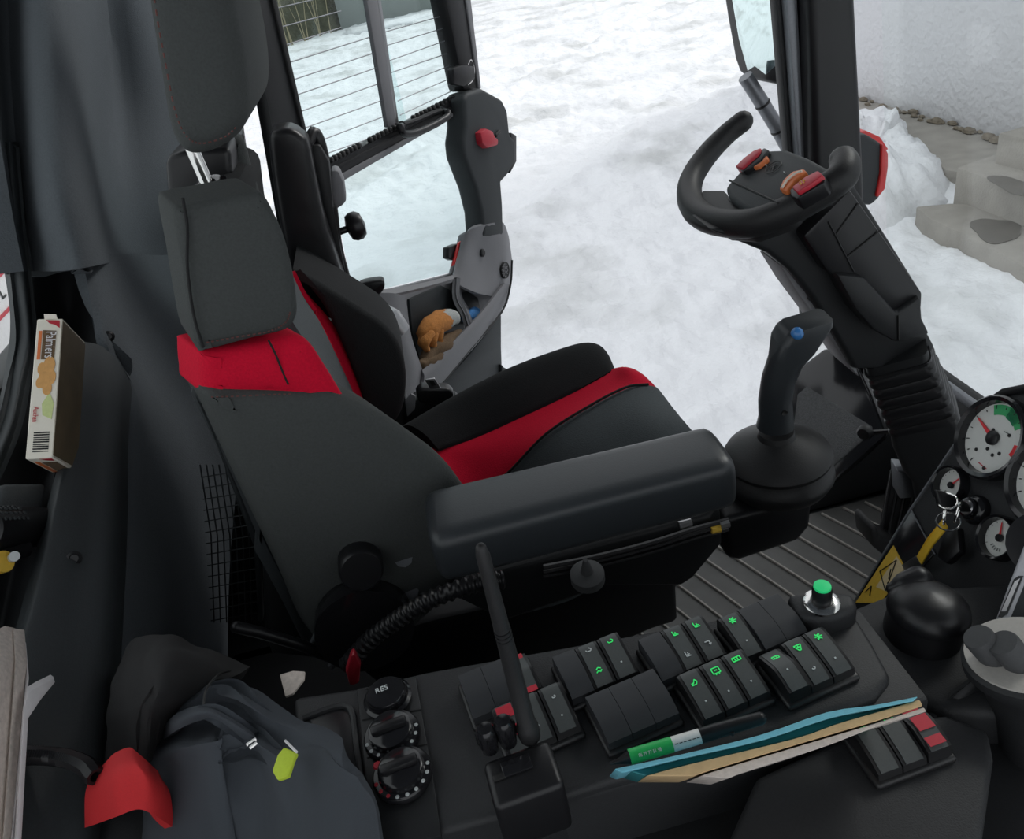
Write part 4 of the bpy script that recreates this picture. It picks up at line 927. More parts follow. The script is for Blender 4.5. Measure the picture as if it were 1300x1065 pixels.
def bank(name_label, c, ang, cells, group='rocker switch banks on the console'):
    t = thing('switch_bank', name_label, 'switches', c, group); t.rotation_euler = (0, 0, ang+math.pi)   # local +y towards the camera
    def add(nm, data, par, loc=(0, 0, 0)):
        o = bpy.data.objects.new(nm, data); COL.objects.link(o); o.parent = par; o.location = loc; return o
    add('frame', BM_['frame'], t)
    for i, cell in enumerate(cells):
        kind, col, marks = cell
        x = (1-i)*.0208
        r = add('rocker', BM_[kind], t, (x, 0, .004))
        if kind != 'blank': f = add('rocker_face', BM_[kind+'_face'], r)
        for sym, y0, m, s_ in marks:
            if sym == 'dot': strokes('indicator', [(-.15, 0, .15, 0)], y0, kind, m, r, r=.0007)
            elif sym == 'bar': strokes('indicator_bar', [(-1.2, 0, 1.2, 0)], y0, kind, m, r, r=s_)
            else:
                o = strokes('symbol', [(-a, -b, -c_, -d) for a, b, c_, d in SYM[sym]], y0, kind, m, r, r=.00042, sc_=s_)
        if col:
            for y0, hh in col:
                o = strokes('red_cap', [(-1.5, 0, 1.5, 0)], y0, kind, 'redplastic', r, r=hh); 
    return t
def G(sym, y=-.012, s=.0046): return (sym, y, 'ledgreen', s*.78)
DOT = ('dot', .009, 'mark', 0)
BL = ('blank', None, []); A9 = math.radians(9)
def bc_(px, z=PZ-.001): return at(*px, Z=z+.008)*1.0-V((0, 0, .008))
bank('rocker switch bank nearest the rear with two blanks and a red-marked hazard rocker', V((-.019, .463, PZ)), A9, [BL, BL, ('up', [(-.016, .0045), (.019, .003)], [('wave', -.016, 'sticker', .002), ('dot', -.002, 'cap', 0)])])
bank('rocker switch bank of one blank and two lit rockers right of the antenna', V((.064, .456, PZ)), A9, [BL, ('down', None, [('hook', -.013, 'mark', .0036), G('wave', .008, .0042)]), ('down', None, [G('hook', -.013), ('dot', .009, 'mark', 0)])])
bank('rocker switch bank beside the floor mat with one blank and two green flags', V((.140, .450, PZ)), A9, [BL, ('down', None, [G('flag', -.012, .004), ('flag', .009, 'mark', .003)]), ('down', None, [G('flag', -.012), ('arrow', .008, 'mark', .0036)])])
bank('rocker switch bank below the green push button with a lit snowflake and two blanks', V((.212, .450, PZ)), A9, [('down', None, [G('asterisk', -.012), DOT]), BL, BL])
bank('rocker switch bank of three plain black blanks above the pen', V((.081, .408, PZ)), A9, [BL, BL, BL])
bank('rocker switch bank above the blue notebook with lamp, case and battery symbols', V((.157, .405, PZ)), A9, [('down', None, [G('lamp', -.008), DOT]), ('down', None, [G('box', -.010), DOT]), ('down', None, [G('battery', -.012), DOT])])
bank('rocker switch bank nearest the round vent with its left rocker tipped down', V((.229, .405, PZ)), A9, [('up', None, [G('battery', -.012, .0038), ('dot', .004, 'mark', 0)]), ('down', None, [G('bell', -.010, .0052), ('hook', .009, 'mark', .002)]), ('down', None, [G('asterisk', -.012, .0044), DOT])])
bank('rocker switch bank behind the radio with a red-faced rocker', V((.003, .421, PZ)), A9, [('down', [(-.012, .006), (.004, .006)], []), ('down', None, [DOT]), ('down', None, [('hook', -.008, 'mark', .002), DOT])])
c8 = at(1138, 946, Z=.66); c8.z = .655
bank('rocker switch bank on the low deck before the notebook with red end rocker', c8, math.radians(4), [('down', None, [G('flag', -.013)]), ('down', None, [G('box', -.013)]), ('up', [(-.013, .006), (.0, .006), (.013, .005)], [])])
# ---------------- green push button, round vent
gb = thing('push_button', 'lit green push button in a chrome collar at the console corner', 'button', at(1043, 766, Z=.70))
gc = at(1043, 766, Z=.70)
lathe('collar', [(.0155, 0), (.0155, .002), (.013, .004), (.0095, .0045), (.009, .004)], gc, V((0, 0, 1)), M['chrome'], gb, n=28)
lathe('button_body', [(.0085, .003), (.0085, .017), (.0078, .0195)], gc, V((0, 0, 1)), M['satin'], gb, n=22)
lathe('button_cap', [(.0075, .0185), (.0072, .0215), (.002, .022)], gc, V((0, 0, 1)), M['greenlit'], gb, n=22)
vb = thing('round_air_vent', 'black mushroom-shaped round vent beside the switch banks', 'air vent', at(1172, 818, Z=.635))
vc = at(1170, 806, Z=.635)
lathe('vent_neck', [(.033, -.005), (.0325, .012), (.030, .022), (.029, .03)], vc, V((.05, -.02, 1)), M['satin'], vb, n=36)
vt = vc+V((.003, 0, .028)); va = V((.1, .06, 1)).normalized()
hd_ = lathe('vent_cap', [(.028, -.006), (.0335, -.002), (.0345, .003), (.0325, .010), (.026, .017), (.017, .021), (.002, .023)], vt, va, M['satin'], vb, n=36)
q = at(1140, 748, Z=vt.z+.006)
tube('vent_tab', [q+V((.02, 0, .006)), q+V((.005, 0, .003)), q+V((-.004, .002, 0))], [.012, .011, .006], M['satin'], hd_, n=12, k=3, round_ends=True)
# ---------------- heater control strip
hs = thing('heater_controls', 'narrow black control strip with three round knobs left of the switches', 'controls', at(495, 930, Z=PZ))
slab('strip_plate', pxs([(453, 874), (528, 860), (552, 1000), (560, 1060), (480, 1080), (464, 985)], Z=PZ+.003), (0, 0, -.006), M['plastic'], hs, bevel=.001)
for L in (((460, 914), (536, 900)), ((466, 962), (543, 944))): tube('strip_joint', pxs(L, Z=PZ+.0033), .0006, M['black'], hs, n=4)
for x, y in ((466, 874), (512, 866)): lathe('strip_pin', [(.0014, 0), (.001, .001)], at(x, y, Z=PZ+.003), V((0, 0, 1)), M['black'], hs, n=8)
c1 = at(493, 888, Z=PZ+.005)
k1 = lathe('socket_cap', [(.0215, 0), (.0215, .003), (.019, .005), (.0175, .0045), (.0175, .009), (.016, .011), (.002, .0115)], c1, V((0, 0, 1)), M['gloss'], hs, n=32)
text('cap_lettering', 'RES', .0075, c1+V((-.0085, -.0005, .0118)), (math.cos(A9), math.sin(A9), 0), (-math.sin(A9), math.cos(A9), 0), M['mark'], k1)
box('cap_hinge', c1+V((.003, -.0215, .003)), .007, .006, .006, M['gloss'], k1, bevel=.001)
for j, (px, red) in enumerate((((499, 936), False), ((512, 985), True))):
    c2 = at(*px, Z=PZ+.005)
    k2 = lathe('dial_knob', [(.024, 0), (.024, .004), (.0225, .006), (.019, .0065), (.018, .012), (.016, .0135), (.002, .014)], c2, V((0, 0, 1)), M['gloss'], hs, n=32)
    box('knob_bar', c2+V((0, 0, .0145)), .03, .008, .008, M['satin'], k2, bevel=.002, axes=(V((math.cos(.12), math.sin(.12), 0)), V((-math.sin(.12), math.cos(.12), 0)), V((0, 0, 1))))
    for i in range(9):
        t = math.radians(195+i*21); lathe('dial_dot', [(.0017, 0), (.0015, .0006)], c2+V((math.cos(t)*.0212, math.sin(t)*.0212, .0062)), V((0, 0, 1)), M['mark'] if not (red and i < 3) else M['redplastic'], k2, n=8)
    if red: lathe('dial_red', [(.004, 0), (.003, .001)], c2+V((-.019, .011, .0062)), V((0, 0, 1)), M['redplastic'], k2, n=8)
    else:
        for i in range(4):
            t = math.radians(45+90*i); tube('fan_symbol', [c2+V((0, .0175, .0072)), c2+V((math.cos(t)*.003, .0175+math.sin(t)*.003, .0072))], .0009, M['mark'], k2, n=4)
# ---------------- hand radio with upright antenna
ra_ = thing('two_way_radio', 'black handheld radio with a tall upright antenna standing among the switches', 'radio', at(655, 960, Z=PZ))
rbz = PZ+.055
q0, q1 = at(612, 968, Z=rbz), at(697, 938, Z=rbz); ru = (q1-q0).normalized(); rv = V((ru.y, -ru.x, 0)); rw_ = (q1-q0).length
body = box('radio_body', q0+ru*rw_/2+rv*.018-V((0, 0, .0275)), rw_, .038, .055, M['satin'], ra_, bevel=.005, seg=3, axes=(ru, -rv, V((0, 0, 1))))
box('radio_display', q0+ru*rw_*.45+rv*.012+V((0, 0, .0005)), .022, .012, .003, M['gloss'], body, bevel=.001, axes=(ru, -rv, V((0, 0, 1))))
box('radio_button', q0+ru*rw_*.18+rv*.016+V((0, 0, .0005)), .009, .005, .003, M['black'], body, bevel=.001, axes=(ru, -rv, V((0, 0, 1))))
for px, h in (((622, 948), .022), ((645, 940), .024)):
    c = at(*px, Z=rbz-.002); kn = lathe('radio_knob', [(.0065, -.002), (.0068, .004), (.0075, .006), (.0075, h-.004), (.0055, h), (.001, h+.0006)], c, V((0, 0, 1)), M['gloss'], ra_, n=18)
    for i in range(8):
        t = i*math.tau/8; tube('knob_flute', [c+V((math.cos(t)*.0075, math.sin(t)*.0075, .006)), c+V((math.cos(t)*.0075, math.sin(t)*.0075, h-.004))], .0008, M['satin'], kn, n=4)
ab_ = at(672, 932, Z=rbz); at_ = at(606, 697, Y=ab_.y); at_.x = ab_.x*.6+at_.x*.4
hh_ = (at_-ab_)
tube('antenna', [ab_+hh_*t for t in (0, .06, .07, .45, .9, .97, 1)], [.0085, .0083, .007, .0062, .0046, .0046, .0036], M['rubber'], ra_, n=12, round_ends=True)
for t in (.56, .58, .60): tube('antenna_ring', [ab_+hh_*t, ab_+hh_*(t+.006)], .0062, M['satin'], ra_, n=10)
# ---------------- notebook standing in the slot, and a pen
nb = thing('notebook', 'thick notebook with light blue cover and tan page edges wedged before the switches', 'notebook', at(990, 955, Z=.69))
def nbl(nm, up_, lo, m, z=.72):
    A = [at(x, y, Z=z) for x, y in up_]; B = [at(x, y, Z=z) for x, y in lo][::-1]
    return slab(nm, spline(A, 3)+spline(B, 3), (0, .036, -.062), M[m], nb, bevel=.0008, seg=1)
nbl('cover', [(780, 976), (863, 958), (965, 933), (1050, 904), (1110, 895), (1166, 884)], [(790, 981), (866, 963), (970, 939), (1052, 912), (1110, 900), (1160, 890)], 'cover', .752)
nbl('inner_cover', [(800, 979), (866, 963), (970, 939), (1052, 912), (1110, 900), (1155, 892)], [(820, 985), (872, 971), (1008, 938), (1060, 920), (1110, 905), (1153, 896)], 'teal', .744)
nbl('page_block', [(820, 985), (872, 971), (1008, 938), (1060, 920), (1110, 905), (1168, 888)], [(880, 985), (909, 976), (1036, 938), (1080, 925), (1120, 913), (1172, 896)], 'tan', .75)
nbl('page_block', [(890, 985), (911, 978), (1037, 940.5), (1081, 927.5), (1121, 915.5), (1173, 898)], [(925, 988), (951, 978), (1040, 950), (1080, 935), (1122, 919), (1176, 903)], 'pages', .749)
pn = thing('ballpoint_pen', 'green and white ballpoint pen with black clip lying beside the notebook', 'pen', at(860, 948, Z=PZ))
def pp(x, y): return at(x, y, Z=PZ+.03)
tube('pen_tip', [pp(774, 969), pp(786, 966), pp(800, 961)], [.0008, .0022, .0052], M['satin'], pn, n=12)
gs = tube('pen_sleeve', [pp(799, 961), pp(853, 945)], .0056, M['green'], pn, n=14)
tube('pen_barrel', [pp(853, 945), pp(890, 934)], .0054, M['white'], pn, n=14)
tube('pen_grip', [pp(890, 934), pp(905, 929), pp(965, 912)], [.0056, .0056, .0048], M['satin'], pn, n=14, round_ends=True)
tube('pen_clip', [pp(892, 939), pp(925, 930), pp(932, 932)], .0018, M['satin'], pn, n=6)
pu = (pp(853, 945)-pp(799, 961)).normalized(); pvw = (CAM-pp(830, 950)).normalized(); pv = pvw.cross(pu).normalized()
text('pen_print', '06 79 77 51 98', .0036, pp(811, 959)+pvw*.0057-pv*.0012, pu, pv, M['paper'], gs, depth=.0002, sx=.8)
for i in range(7):
    q = pp(857, 945)+pvw*.0055+pu*.0034*i; tube('pen_print', [q, q+pu*.0022], .00035, M['plastic'], pn, n=4)
#==PART7==
# ================================================================== instrument panel
GN = V((-.87, .10, .47)).normalized(); GP = CAM+ray(1265, 558).normalized()*.95
Gp = lambda x, y, o=0: atp(x, y, GP+GN*o, GN)
ip = thing('instrument_panel', 'angled black instrument panel facing the driver with round gauges', 'dashboard', V((.5, .6, .3)))
slab('panel_face', [Gp(*q) for q in ((1252, 506), (1262, 499), (1280, 497), (1330, 500), (1620, 540), (1620, 880), (1330, 800), (1200, 785), (1130, 775), (1078, 775), (1090, 753), (1157, 645))], GN*-.11, M['console'], ip, bevel=.004)
slab('panel_hood', [Gp(*q, .004) for q in ((1240, 522), (1250, 506), (1270, 492), (1300, 486), (1350, 486), (1350, 496), (1300, 497), (1275, 502), (1256, 514))], GN*-.05, M['satin'], ip, bevel=.006, seg=3)
tube('panel_trim', [Gp(*q, .001) for q in ((1078, 775), (1157, 645), (1246, 514))], .0016, M['gunmetal'], ip, n=6)
sp = slab('side_plate', [Gp(*q, .0015) for q in ((1090, 756), (1157, 648), (1186, 702), (1150, 745), (1110, 770))], GN*-.002, M['gloss'], ip, bevel=.0006)
tube('plate_joint', [Gp(1157, 648, .002), Gp(1187, 704, .002)], .0009, M['gunmetal'], sp, n=5)
st_ = slab('warning_sticker', [Gp(*q, .0022) for q in ((1086, 765), (1134, 692), (1150, 722), (1118, 765))], GN*-.001, M['sticker'], sp, bevel=0)
slab('sticker_panel', [Gp(*q, .0028) for q in ((1112, 745), (1138, 706), (1148, 722), (1128, 752))], GN*-.001, M['cream'], st_, bevel=0)
for L in (((1117, 725), (1138, 711)), ((1138, 711), (1124, 750)), ((1124, 750), (1117, 725)), ((1131, 722), (1128, 735)), ((1127, 739), (1126.5, 741)), ((1098, 752), (1106, 744)), ((1106, 744), (1104, 756))):
    tube('sticker_symbol', [Gp(*L[0], .0032), Gp(*L[1], .0032)], .0006, M['black'], st_, n=4)
def in_plane(c):                                                # in-plane axes: up along the slope, right seen from the driver
    u = (V((0, 0, 1))-GN*GN.z).normalized(); r = u.cross(GN); return r, u
def gauge(label, px, R, na, style):
    c = Gp(*px, .001); r, u = in_plane(c)
    t = thing('gauge', label, 'gauge', c-V((0, 0, R)), 'dashboard gauges')
    bz = lathe('bezel', [(R*1.0, -.004), (R*1.0, .009), (R*.95, .0115), (R*.86, .010), (R*.83, .004), (R*.82, .0)], c, GN, M['gloss'], t, n=48)
    lathe('dial', [(R*.83, .0), (R*.83, .002), (.0005, .0021)], c, GN, M['dial'], t, n=40)
    o35 = -38 if style == 'tacho' else -15
    P = lambda a, q, h=.0026: c+GN*h+(r*math.sin(math.radians(a+o35))+u*math.cos(math.radians(a+o35)))*R*q
    def arc(nm, a0, a1, q0, q1, m):
        n = 10; A = [P(a0+(a1-a0)*i/n, q1) for i in range(n+1)]; B = [P(a0+(a1-a0)*i/n, q0) for i in range(n, -1, -1)]
        slab(nm, A+B, GN*-.0006, M[m], t, bevel=0)
    if style == 'tacho':
        arc('green_arc', -6, 75, .56, .8, 'dgreen'); arc('green_arc', 30, 62, .53, .8, 'dgreen2'); arc('red_arc', 108, 132, .6, .8, 'needle'); arc('green_arc', 75, 105, .72, .8, 'dgreen')
        for a, q in ((-118, .52), (178, .4), (-150, .28), (152, .42), (-165, .72), (85, .42), (-10, .2)): lathe('dial_dot', [(R*.045, 0), (R*.04, .0006)], P(a, q), GN, M['black'], t, n=10)
        tube('dial_print', [P(62, .30), P(84, .46)], R*.014, M['graywall'], t, n=4)
        tube('dial_print', [P(-148, .66), P(-170, .72)], R*.016, M['redplastic'], t, n=4)
    else:
        for i in range(5): tube('dial_print', [P(-150-i*14, .44), P(-146-i*14, .58)], R*.025, M['graywall'], t, n=4)
    nt_ = 13
    for i in range(nt_):
        a = -130+260*i/(nt_-1); tube('tick', [P(a, .70), P(a, .79 if i % 2 == 0 else .75)], R*.012, M['black'], t, n=4)
    nd = slab('needle', [P(na-24, .12, .0045), P(na-1.5, .68, .0045), P(na+1.5, .68, .0045), P(na+24, .12, .0045)], GN*-.0008, M['needle'], t, bevel=0)
    lathe('needle_hub', [(R*.17, .003), (R*.17, .0055), (R*.13, .0065), (.0003, .0066)], c, GN, M['satin'], t, n=22)
    return t
gauge('large white rev counter with green arc and red needle, top of the dashboard', (1264, 557), .0445, -42, 'tacho')
gauge('small white gauge with needle to upper right, left of the ignition key', (1211, 617), .021, 32, 'small')
gauge('small white gauge below the ignition key beside the silver device', (1273, 684), .0225, -18, 'small')
gauge('large white speed dial cut off by the right edge of the picture', (1336, 612), .0445, 20, 'small')
tube('gauge_cup', [Gp(1326, 692, .0), Gp(1326, 692, .02)], [.03, .03], M['gloss'], ip, n=24)
# ignition lock with key, rings and yellow strap
ig = thing('ignition_key', 'black ignition key with steel rings and a yellow strap in the dashboard lock', 'key', Gp(1240, 648))
c = Gp(1242, 648, .0)
lathe('lock_barrel', [(.0155, 0), (.0155, .005), (.013, .009), (.0105, .010), (.0105, .014), (.008, .0145)], c, GN, M['gloss'], ig, n=26)
lathe('lock_face', [(.008, .0146), (.007, .016), (.001, .0161)], c, GN, M['steel'], ig, n=18)
kt = c+GN*.055
slab('key_head', [c+GN*.016+V((0, .004, .003)), c+GN*.045+V((0, .009, .007)), kt+V((0, .004, .009)), kt+V((0, -.004, -.007)), c+GN*.045+V((0, -.006, -.009)), c+GN*.016+V((0, -.004, -.003))], V((.002, -.005, .003)), M['satin'], ig, bevel=.002)
def ring_(c, r, a, b, m='chrome', rr=.0009): return tube('key_ring', [c+(a*math.cos(i*math.tau/20)+b*math.sin(i*math.tau/20))*r for i in range(20)], rr, M[m], ig, n=6, closed=True)
ring_(Gp(1203, 636, .045), .009, V((1, 0, .3)).normalized(), V((0, 1, .2)).normalized())
ring_(Gp(1199, 652, .04), .010, V((.4, .6, .3)).normalized(), V((0, 0, 1)))
ring_(Gp(1216, 650, .04), .009, V((.4, .3, .3)).normalized(), V((0, 0, 1)))
ring_(Gp(1204, 662, .035), .011, V((.7, -.5, .1)).normalized(), V((.4, .6, .2)).normalized())
s0, s1 = Gp(1199, 664, .035), Gp(1166, 711, .025); sd_ = (s1-s0).normalized(); sn = sd_.cross(GN).normalized()*.0055
slab('strap', [s0-sn, s0+sn, s0*.5+s1*.5+sn*1.05+GN*.002, s1+sn, s1-sn, s0*.5+s1*.5-sn*.95+GN*.002], GN*-.0025, M['yellow'], ig, bevel=.0008)
s2 = Gp(1150, 728, .012)
slab('metal_tag', [s1-sn*1.2, s1+sn*1.2, s2+sn*2.2, s2-sn*2.0], GN*-.002, M['steel'], ig, bevel=.0008)
slab('black_fob', [Gp(*q, .02) for q in ((1198, 672), (1215, 668), (1218, 700), (1200, 716), (1188, 706))], GN*-.01, M['satin'], ig, bevel=.003)
# ---------------- silver device and grip with two buttons at the right edge
dv = thing('silver_device', 'silver slab device with an oval slot at the right edge of the dashboard', 'device', Gp(1280, 780, .0))
dn = (CAM-Gp(1280, 760, .05)).normalized(); dn = (dn+V((-.4, 0, .2))).normalized(); dp0 = Gp(1280, 760, .05)
Dp = lambda x, y, o=0: atp(x, y, dp0+dn*o, dn)
sv = slab('device_body', [Dp(*q) for q in ((1254, 812), (1276, 752), (1300, 690), (1318, 688), (1380, 720), (1350, 830), (1280, 850))], dn*-.012, M['silver'], dv, bevel=.003, seg=3)
slab('device_slot', [Dp(*q, .0006) for q in ((1267, 783), (1287, 735), (1293, 731), (1299, 731), (1279, 779), (1272, 784))], dn*-.001, M['satin'], sv, bevel=0)
slab('slot_inlay', [Dp(*q, .001) for q in ((1271, 776), (1288, 738), (1295, 734), (1277, 776))], dn*-.001, M['paper'], sv, bevel=0)
slab('device_band', [Dp(*q, .0006) for q in ((1275, 803), (1303, 736), (1320, 738), (1290, 806))], dn*-.001, M['trim'], sv, bevel=0)
gj = thing('button_grip', 'black control grip with beige face and two dark round buttons, right edge', 'grip', at(1300, 1000, Z=.60))
gcen = at(1302, 832, Z=.69); gax = (CAM-gcen).normalized(); gax = V((-.12, .22, 1)).normalized()
lathe('grip_body', [(.041, .002), (.0455, -.002), (.0455, -.010), (.036, -.022), (.030, -.05), (.029, -.085), (.031, -.1)], gcen, gax, M['console'], gj, n=40)
lathe('grip_face', [(.0425, .001), (.0425, .003), (.001, .0034)], gcen, gax, M['beige'], gj, n=40)
for px in ((1263, 834), (1295, 842)):
    cc = atp(*px, gcen+gax*.003, gax); lathe('round_button', [(.0115, -.004), (.0118, .024), (.0108, .0265), (.001, .027)], cc, (gax-RT*.55).normalized(), M['cap'], gj, n=24)
slab('grip_logo', [atp(*q, gcen+gax*.004, gax) for q in ((1282, 818), (1288, 810), (1294, 808), (1292, 814), (1286, 818))], gax*-.0005, M['dgreen2'], gj, bevel=0)
# ================================================================== things at the rear and on the left
# biscuit box
TL, TR_, BLc = at(47, 405, Y=.985), at(80, 405, Y=.985), at(32, 583, Y=.86)
Lx = (TL-BLc); LL = Lx.length; Lx.normalize(); Wx = (TR_-TL); Wx = (Wx-Lx*Wx.dot(Lx)); WW = Wx.length; Wx.normalize(); Dx = Wx.cross(Lx).normalized()
if Dx.dot(FW) < 0: Dx = -Dx
DD_ = .085
bb = thing('biscuit_box', 'white printed carton of palmier biscuits standing in the rear ledge', 'box', BLc)
cbx = BLc+Lx*LL/2+Wx*WW/2+Dx*DD_/2
box('carton', cbx, WW, LL, DD_, M['carton'], bb, bevel=.0012, seg=1, axes=(Wx, Lx, Dx))
def F(u, v, h=.0004): return BLc+Wx*WW*u+Lx*LL*v-Dx*h           # a point on the spine face (u across, v along)
def fslab(nm, uv, m, h=.0006): return slab(nm, [F(u, v, h) for u, v in uv], Dx*.0004, M[m], bb, bevel=0)
sd2 = BLc+Wx*(WW+.0005)
slab('broad_side', [sd2+Lx*LL*.02, sd2+Lx*LL*.98, sd2+Lx*LL*.98+Dx*DD_, sd2+Lx*LL*.02+Dx*DD_], Wx*-.0004, M['cartonshade'], bb, bevel=0)
fslab('red_logo', ((.35, .99), (.88, .985), (.9, .93), (.7, .955), (.5, .965)), 'redplastic')
fslab('orange_band', ((.12, .70), (.12, .91), (.24, .91), (.24, .70)), 'orange')
fslab('title_panel', ((.28, .70), (.28, .915), (.78, .91), (.78, .70)), 'brown')
tu, tv_ = -Lx, Wx
text('title', 'Palmiers', .0165, F(.42, .905, .0012), tu, tv_, M['paper'], bb, depth=.0002, sx=.62)
text('brand', 'Auchan', .0085, F(.16, .36, .0012), tu, tv_, M['redplastic'], bb, depth=.0002, sx=.75)
for u, v, r in ((.35, .63, .17), (.62, .66, .22), (.45, .55, .22), (.7, .57, .2), (.3, .53, .14), (.6, .49, .18)):
    fslab('biscuit_print', [(u+r*math.cos(t)*1.0, v+r*.28*math.sin(t)) for t in [i*math.tau/14 for i in range(14)]], 'biscuit', .0007+.0002*random.random())
fslab('green_print', ((.5, .30), (.45, .38), (.7, .46), (.9, .38), (.85, .27)), 'cartongreen')
for i in range(9):
    v = .045+i*.016; fslab('barcode_bar', ((.24, v), (.24, v+(.010 if i % 3 else .006)), (.82, v+(.010 if i % 3 else .006)), (.82, v)), 'black')
ef = BLc-Lx*.0005
def E2(u, d): return ef+Wx*WW*u+Dx*DD_*d
slab('end_orange', [E2(.12, .2), E2(.12, .95), E2(.3, .95), E2(.3, .2)], Lx*.0003, M['orange'], bb, bevel=0)
slab('end_title', [E2(.36, .25), E2(.36, .95), E2(.9, .95), E2(.9, .25)], Lx*.0003, M['brown'], bb, bevel=0)
slab('end_logo', [E2(.5, .02), E2(.95, .02), E2(.9, .16), E2(.7, .12)], Lx*.0003, M['redplastic'], bb, bevel=0)
slab('top_flap', [F(.28, 1.0, 0), F(.78, 1.0, 0), F(.76, 1.025, .004), F(.3, 1.03, .004)], Dx*.001, M['carton'], bb, bevel=0)
# torch with knurled head
tc_ = thing('torch', 'black torch with a knurled head lying in the rear ledge', 'torch', at(20, 672, X=-.53))
t0, t1 = at(-25, 672, X=-.53), at(50, 668, X=-.525); tu_ = (t1-t0).normalized()
lathe('torch_head', [(.02, 0), (.024, .002), (.024, (t1-t0).length-.004), (.021, (t1-t0).length)], t0, tu_, M['satin'], tc_, n=30)
for i in range(6):
    for j in range(9):
        a = math.radians(200+j*18); u, v, d = frame(tu_)
        c = t0+tu_*(.008+i*.008)+(u*math.cos(a)+v*math.sin(a))*.024
        nn = (u*math.cos(a)+v*math.sin(a))
        if nn.dot(CAM-c) > 0: box('knurl', c, .0042, .0042, .003, M['trim'], tc_, bevel=.001, seg=1, axes=(tu_, nn.cross(tu_), nn))
tube('torch_body', [at(-60, 730, X=-.55), at(-20, 712, X=-.54), at(30, 695, X=-.525)], [.014, .014, .012], M['satin'], tc_, n=14)
yt = thing('yellow_tape_roll', 'small yellow roll at the left edge below the torch', 'tape', at(-2, 716, X=-.53))
lathe('tape_band', [(.006, 0), (.012, 0), (.012, .012), (.006, .012)], at(-4, 716, X=-.53), V((1, -.3, .3)), M['sticker'], yt, n=20)
lathe('tape_core', [(.0045, .001), (.0055, .001), (.0055, .013), (.0045, .013)], at(16, 708, X=-.515), V((.6, -.6, .5)), M['mark'], yt, n=16)
# papers standing at the lower left
pb = thing('paper_stack', 'stack of curled paper booklets standing at the lower left corner', 'papers', at(10, 1000, X=-.44))
PX = -.455
for i, (L, m) in enumerate(((((-30, 850), (-4, 846), (-20, 1090), (-60, 1090)), 'pages'), (((-6, 846), (8, 838), (22, 840), (4, 1090), (-22, 1090)), 'pages'), (((20, 841), (35, 842), (33, 856), (12, 1090), (2, 1090)), 'pages'), (((35, 858), (37, 860), (18, 1090), (13, 1090)), 'paper'))):
    slab('booklet', [at(x, y, X=PX+.004*i) for x, y in L], (-.02, .05, .0), M[m], pb, bevel=.001)
slab('loose_sheet', [at(x, y, X=PX+.02) for x, y in ((35, 880), (48, 872), (66, 863), (70, 866), (52, 888), (36, 912), (26, 1090), (19, 1090), (30, 910))], (-.004, .008, 0), M['paper'], pb, bevel=.0005)
# coiled black cable at the bottom left
cp = [at(x, y, Z=.68) for x, y in ((-25, 985), (5, 966), (40, 959), (80, 962), (108, 972), (120, 985))]
cs = spline(cp, 26); hel = []
for i in range(len(cs)):
    d = (cs[min(i+1, len(cs)-1)]-cs[max(i-1, 0)]).normalized(); u, v, _ = frame(d)
    for k_ in range(4):
        a = (i*4+k_)*math.tau/8; nxt = cs[min(i+1, len(cs)-1)]
        hel.append(cs[i]+(nxt-cs[i])*k_/4+(u*math.cos(a)+v*math.sin(a))*.0062)
cc_ = tube('coiled_cable', hel, .0024, M['satin'], None, n=5)
tag(cc_, 'coiled black cable crossing the lower left corner over the papers', 'cable')
# jacket
jk = thing('work_jacket', 'dark grey work jacket with black hood, red lining and lime tab on the console', 'jacket', at(280, 950, Z=.60))
def zp(rows): return [[at(x, y, Z=z) for x, y, z in r] for r in rows]
patch('jacket_body', zp([
    [(218, 892, .63), (240, 862, .67), (262, 845, .69), (292, 850, .69), (335, 876, .69), (405, 920, .70)],
    [(208, 912, .64), (232, 890, .69), (262, 868, .71), (300, 880, .72), (350, 908, .71), (428, 945, .71)],
    [(214, 935, .645), (240, 920, .675), (270, 908, .685), (300, 918, .70), (352, 935, .705), (445, 966, .715)],
    [(198, 960, .64), (230, 945, .69), (268, 935, .715), (305, 940, .71), (350, 952, .715), (462, 985, .71)],
    [(190, 990, .62), (228, 978, .67), (270, 970, .70), (312, 970, .69), (360, 985, .71), (480, 1025, .70)],
    [(180, 1090, .61), (228, 1085, .64), (280, 1075, .66), (320, 1075, .66), (370, 1085, .69), (490, 1110, .69)]]), M['jacket'], jk, sub=9, thick=.012, wrinkle=.022, wsc=9)
patch('jacket_hood', zp([
    [(150, 862, .63), (172, 822, .68), (205, 808, .70), (250, 820, .68), (318, 846, .62)],
    [(138, 888, .64), (165, 858, .71), (205, 846, .74), (246, 848, .71), (300, 858, .66)],
    [(131, 912, .63), (158, 898, .70), (196, 888, .73), (226, 886, .70), (250, 872, .69)],
    [(134, 935, .62), (162, 930, .68), (190, 922, .70), (214, 912, .68), (228, 902, .66)],
    [(140, 1000, .61), (165, 990, .65), (190, 975, .66), (206, 965, .65), (216, 950, .64)]]), M['jblack'], jk, sub=8, thick=.012, wrinkle=.012)
patch('jacket_sleeve', zp([[(205, 925, .655), (225, 905, .70), (262, 895, .722), (300, 912, .715), (322, 930, .70)], [(206, 932, .655), (228, 914, .71), (264, 904, .73), (302, 922, .72), (326, 940, .70)], [(206, 940, .65), (230, 924, .70), (264, 914, .715), (300, 932, .71), (318, 948, .69)]]), M['jacket'], jk, sub=5, thick=.01)
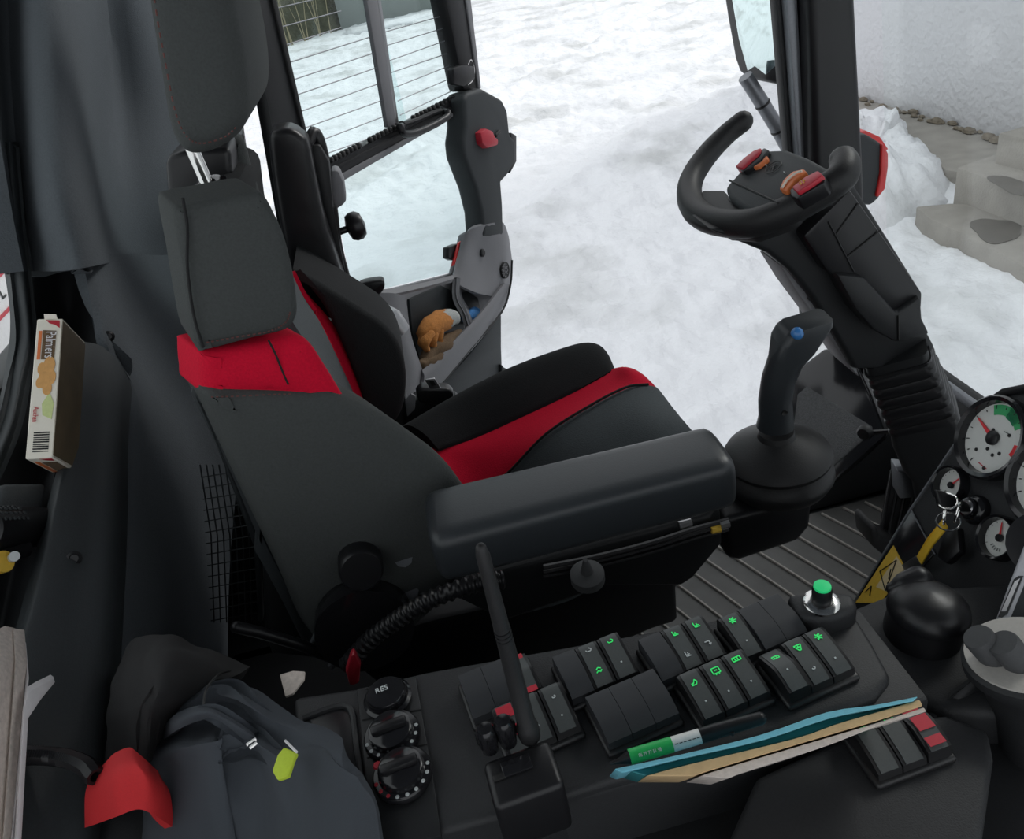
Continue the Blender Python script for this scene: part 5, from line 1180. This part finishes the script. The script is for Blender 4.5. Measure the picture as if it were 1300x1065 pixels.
patch('red_lining', zp([[(118, 990, .66), (140, 958, .69), (166, 944, .70), (186, 956, .69), (206, 974, .66)], [(112, 1010, .66), (140, 985, .70), (168, 972, .71), (192, 982, .70), (220, 1000, .66)], [(110, 1050, .64), (140, 1040, .67), (170, 1030, .68), (195, 1035, .67), (225, 1050, .64)]]), M['jred'], jk, sub=6, thick=.008, wrinkle=.006)
lt = slab('lime_tab', [at(x, y, Z=.735) for x, y in ((345, 978), (352, 958), (360, 948), (377, 955), (372, 966), (366, 985), (352, 990))], (0, .002, -.006), M['lime'], jk, bevel=.0015)
tube('tab_cord', [at(x, y, Z=.735) for x, y in ((362, 940), (370, 948), (377, 955))], .001, M['paper'], jk, n=5)
for q in (((313, 946), (325, 938)), ((317, 950), (326, 943))): tube('zip_pull', [at(*q[0], Z=.735), at(*q[1], Z=.735)], .0014, M['chrome'], jk, n=6)
tube('jacket_seam', spline([at(x, y, Z=z+.004) for x, y, z in ((258, 903, .712), (262, 875, .715), (278, 856, .705), (292, 851, .69))], 5), .0012, M['black'], jk, n=5)
# corrugated hose, red tag, black rod, webbing
hp = spline([at(x, y, Y=.70) for x, y in ((440, 845), (470, 812), (505, 786), (545, 762), (600, 742), (640, 736))], 22)
n_ = len(hp); hz = thing('corrugated_hose', 'black corrugated hose with a red end tag running under the armrest', 'hose', hp[0])
tube('hose_body', hp, [.0115 if i % 4 < 2 else .0092 for i in range(n_)], M['satin'], hz, n=14)
slab('end_tag', [at(x, y, Y=.68) for x, y in ((445, 834), (450, 830), (458, 845), (456, 868), (444, 872), (439, 854))], (0, .012, 0), M['redplastic'], hz, bevel=.003)
rd = tube('black_rod', [at(x, y, Y=.76) for x, y in ((300, 796), (330, 803), (380, 818), (440, 842))], .0075, M['satin'], None, n=10, round_ends=True)
tag(rd, 'slanting black rod between the rear wall and the seat', 'rod')
wb = tube('webbing_loop', spline([at(x, y, Y=.78) for x, y in ((398, 815), (408, 798), (418, 812), (432, 828), (420, 846))], 4), .005, M['gunmetal'], None, n=8)
tag(wb, 'grey webbing loop beside the round recliner cover', 'strap')
pc = slab('paper_scrap', [at(x, y, Z=.64) for x, y in ((355, 856), (372, 851), (387, 852), (386, 862), (372, 880), (362, 884))], (0, 0, -.003), M['pages'], bevel=.001)
tag(pc, 'scrap of beige paper beside the jacket', 'paper')
# storage net behind the seat
nt2 = thing('storage_net', 'black storage net hanging behind the driver seat', 'net', at(305, 780, Y=1.0))
for i in range(9):
    x = 268+i*8; tube('net_cord', [at(x-14, 590, Y=1.0), at(x, 680, Y=1.0), at(x+4, 790, Y=1.0)], .0011, M['trim'], nt2, n=4)
for j in range(14):
    y = 600+j*14; tube('net_cord', [at(256+j*.9, y+6, Y=1.0), at(330+j*.5, y-6, Y=1.0)], .0011, M['trim'], nt2, n=4)
slab('net_frame', [at(x, y, Y=.98) for x, y in ((272, 560), (280, 556), (330, 690), (334, 790), (328, 790), (322, 694))], (0, .02, 0), M['trim'], nt2, bevel=.003)
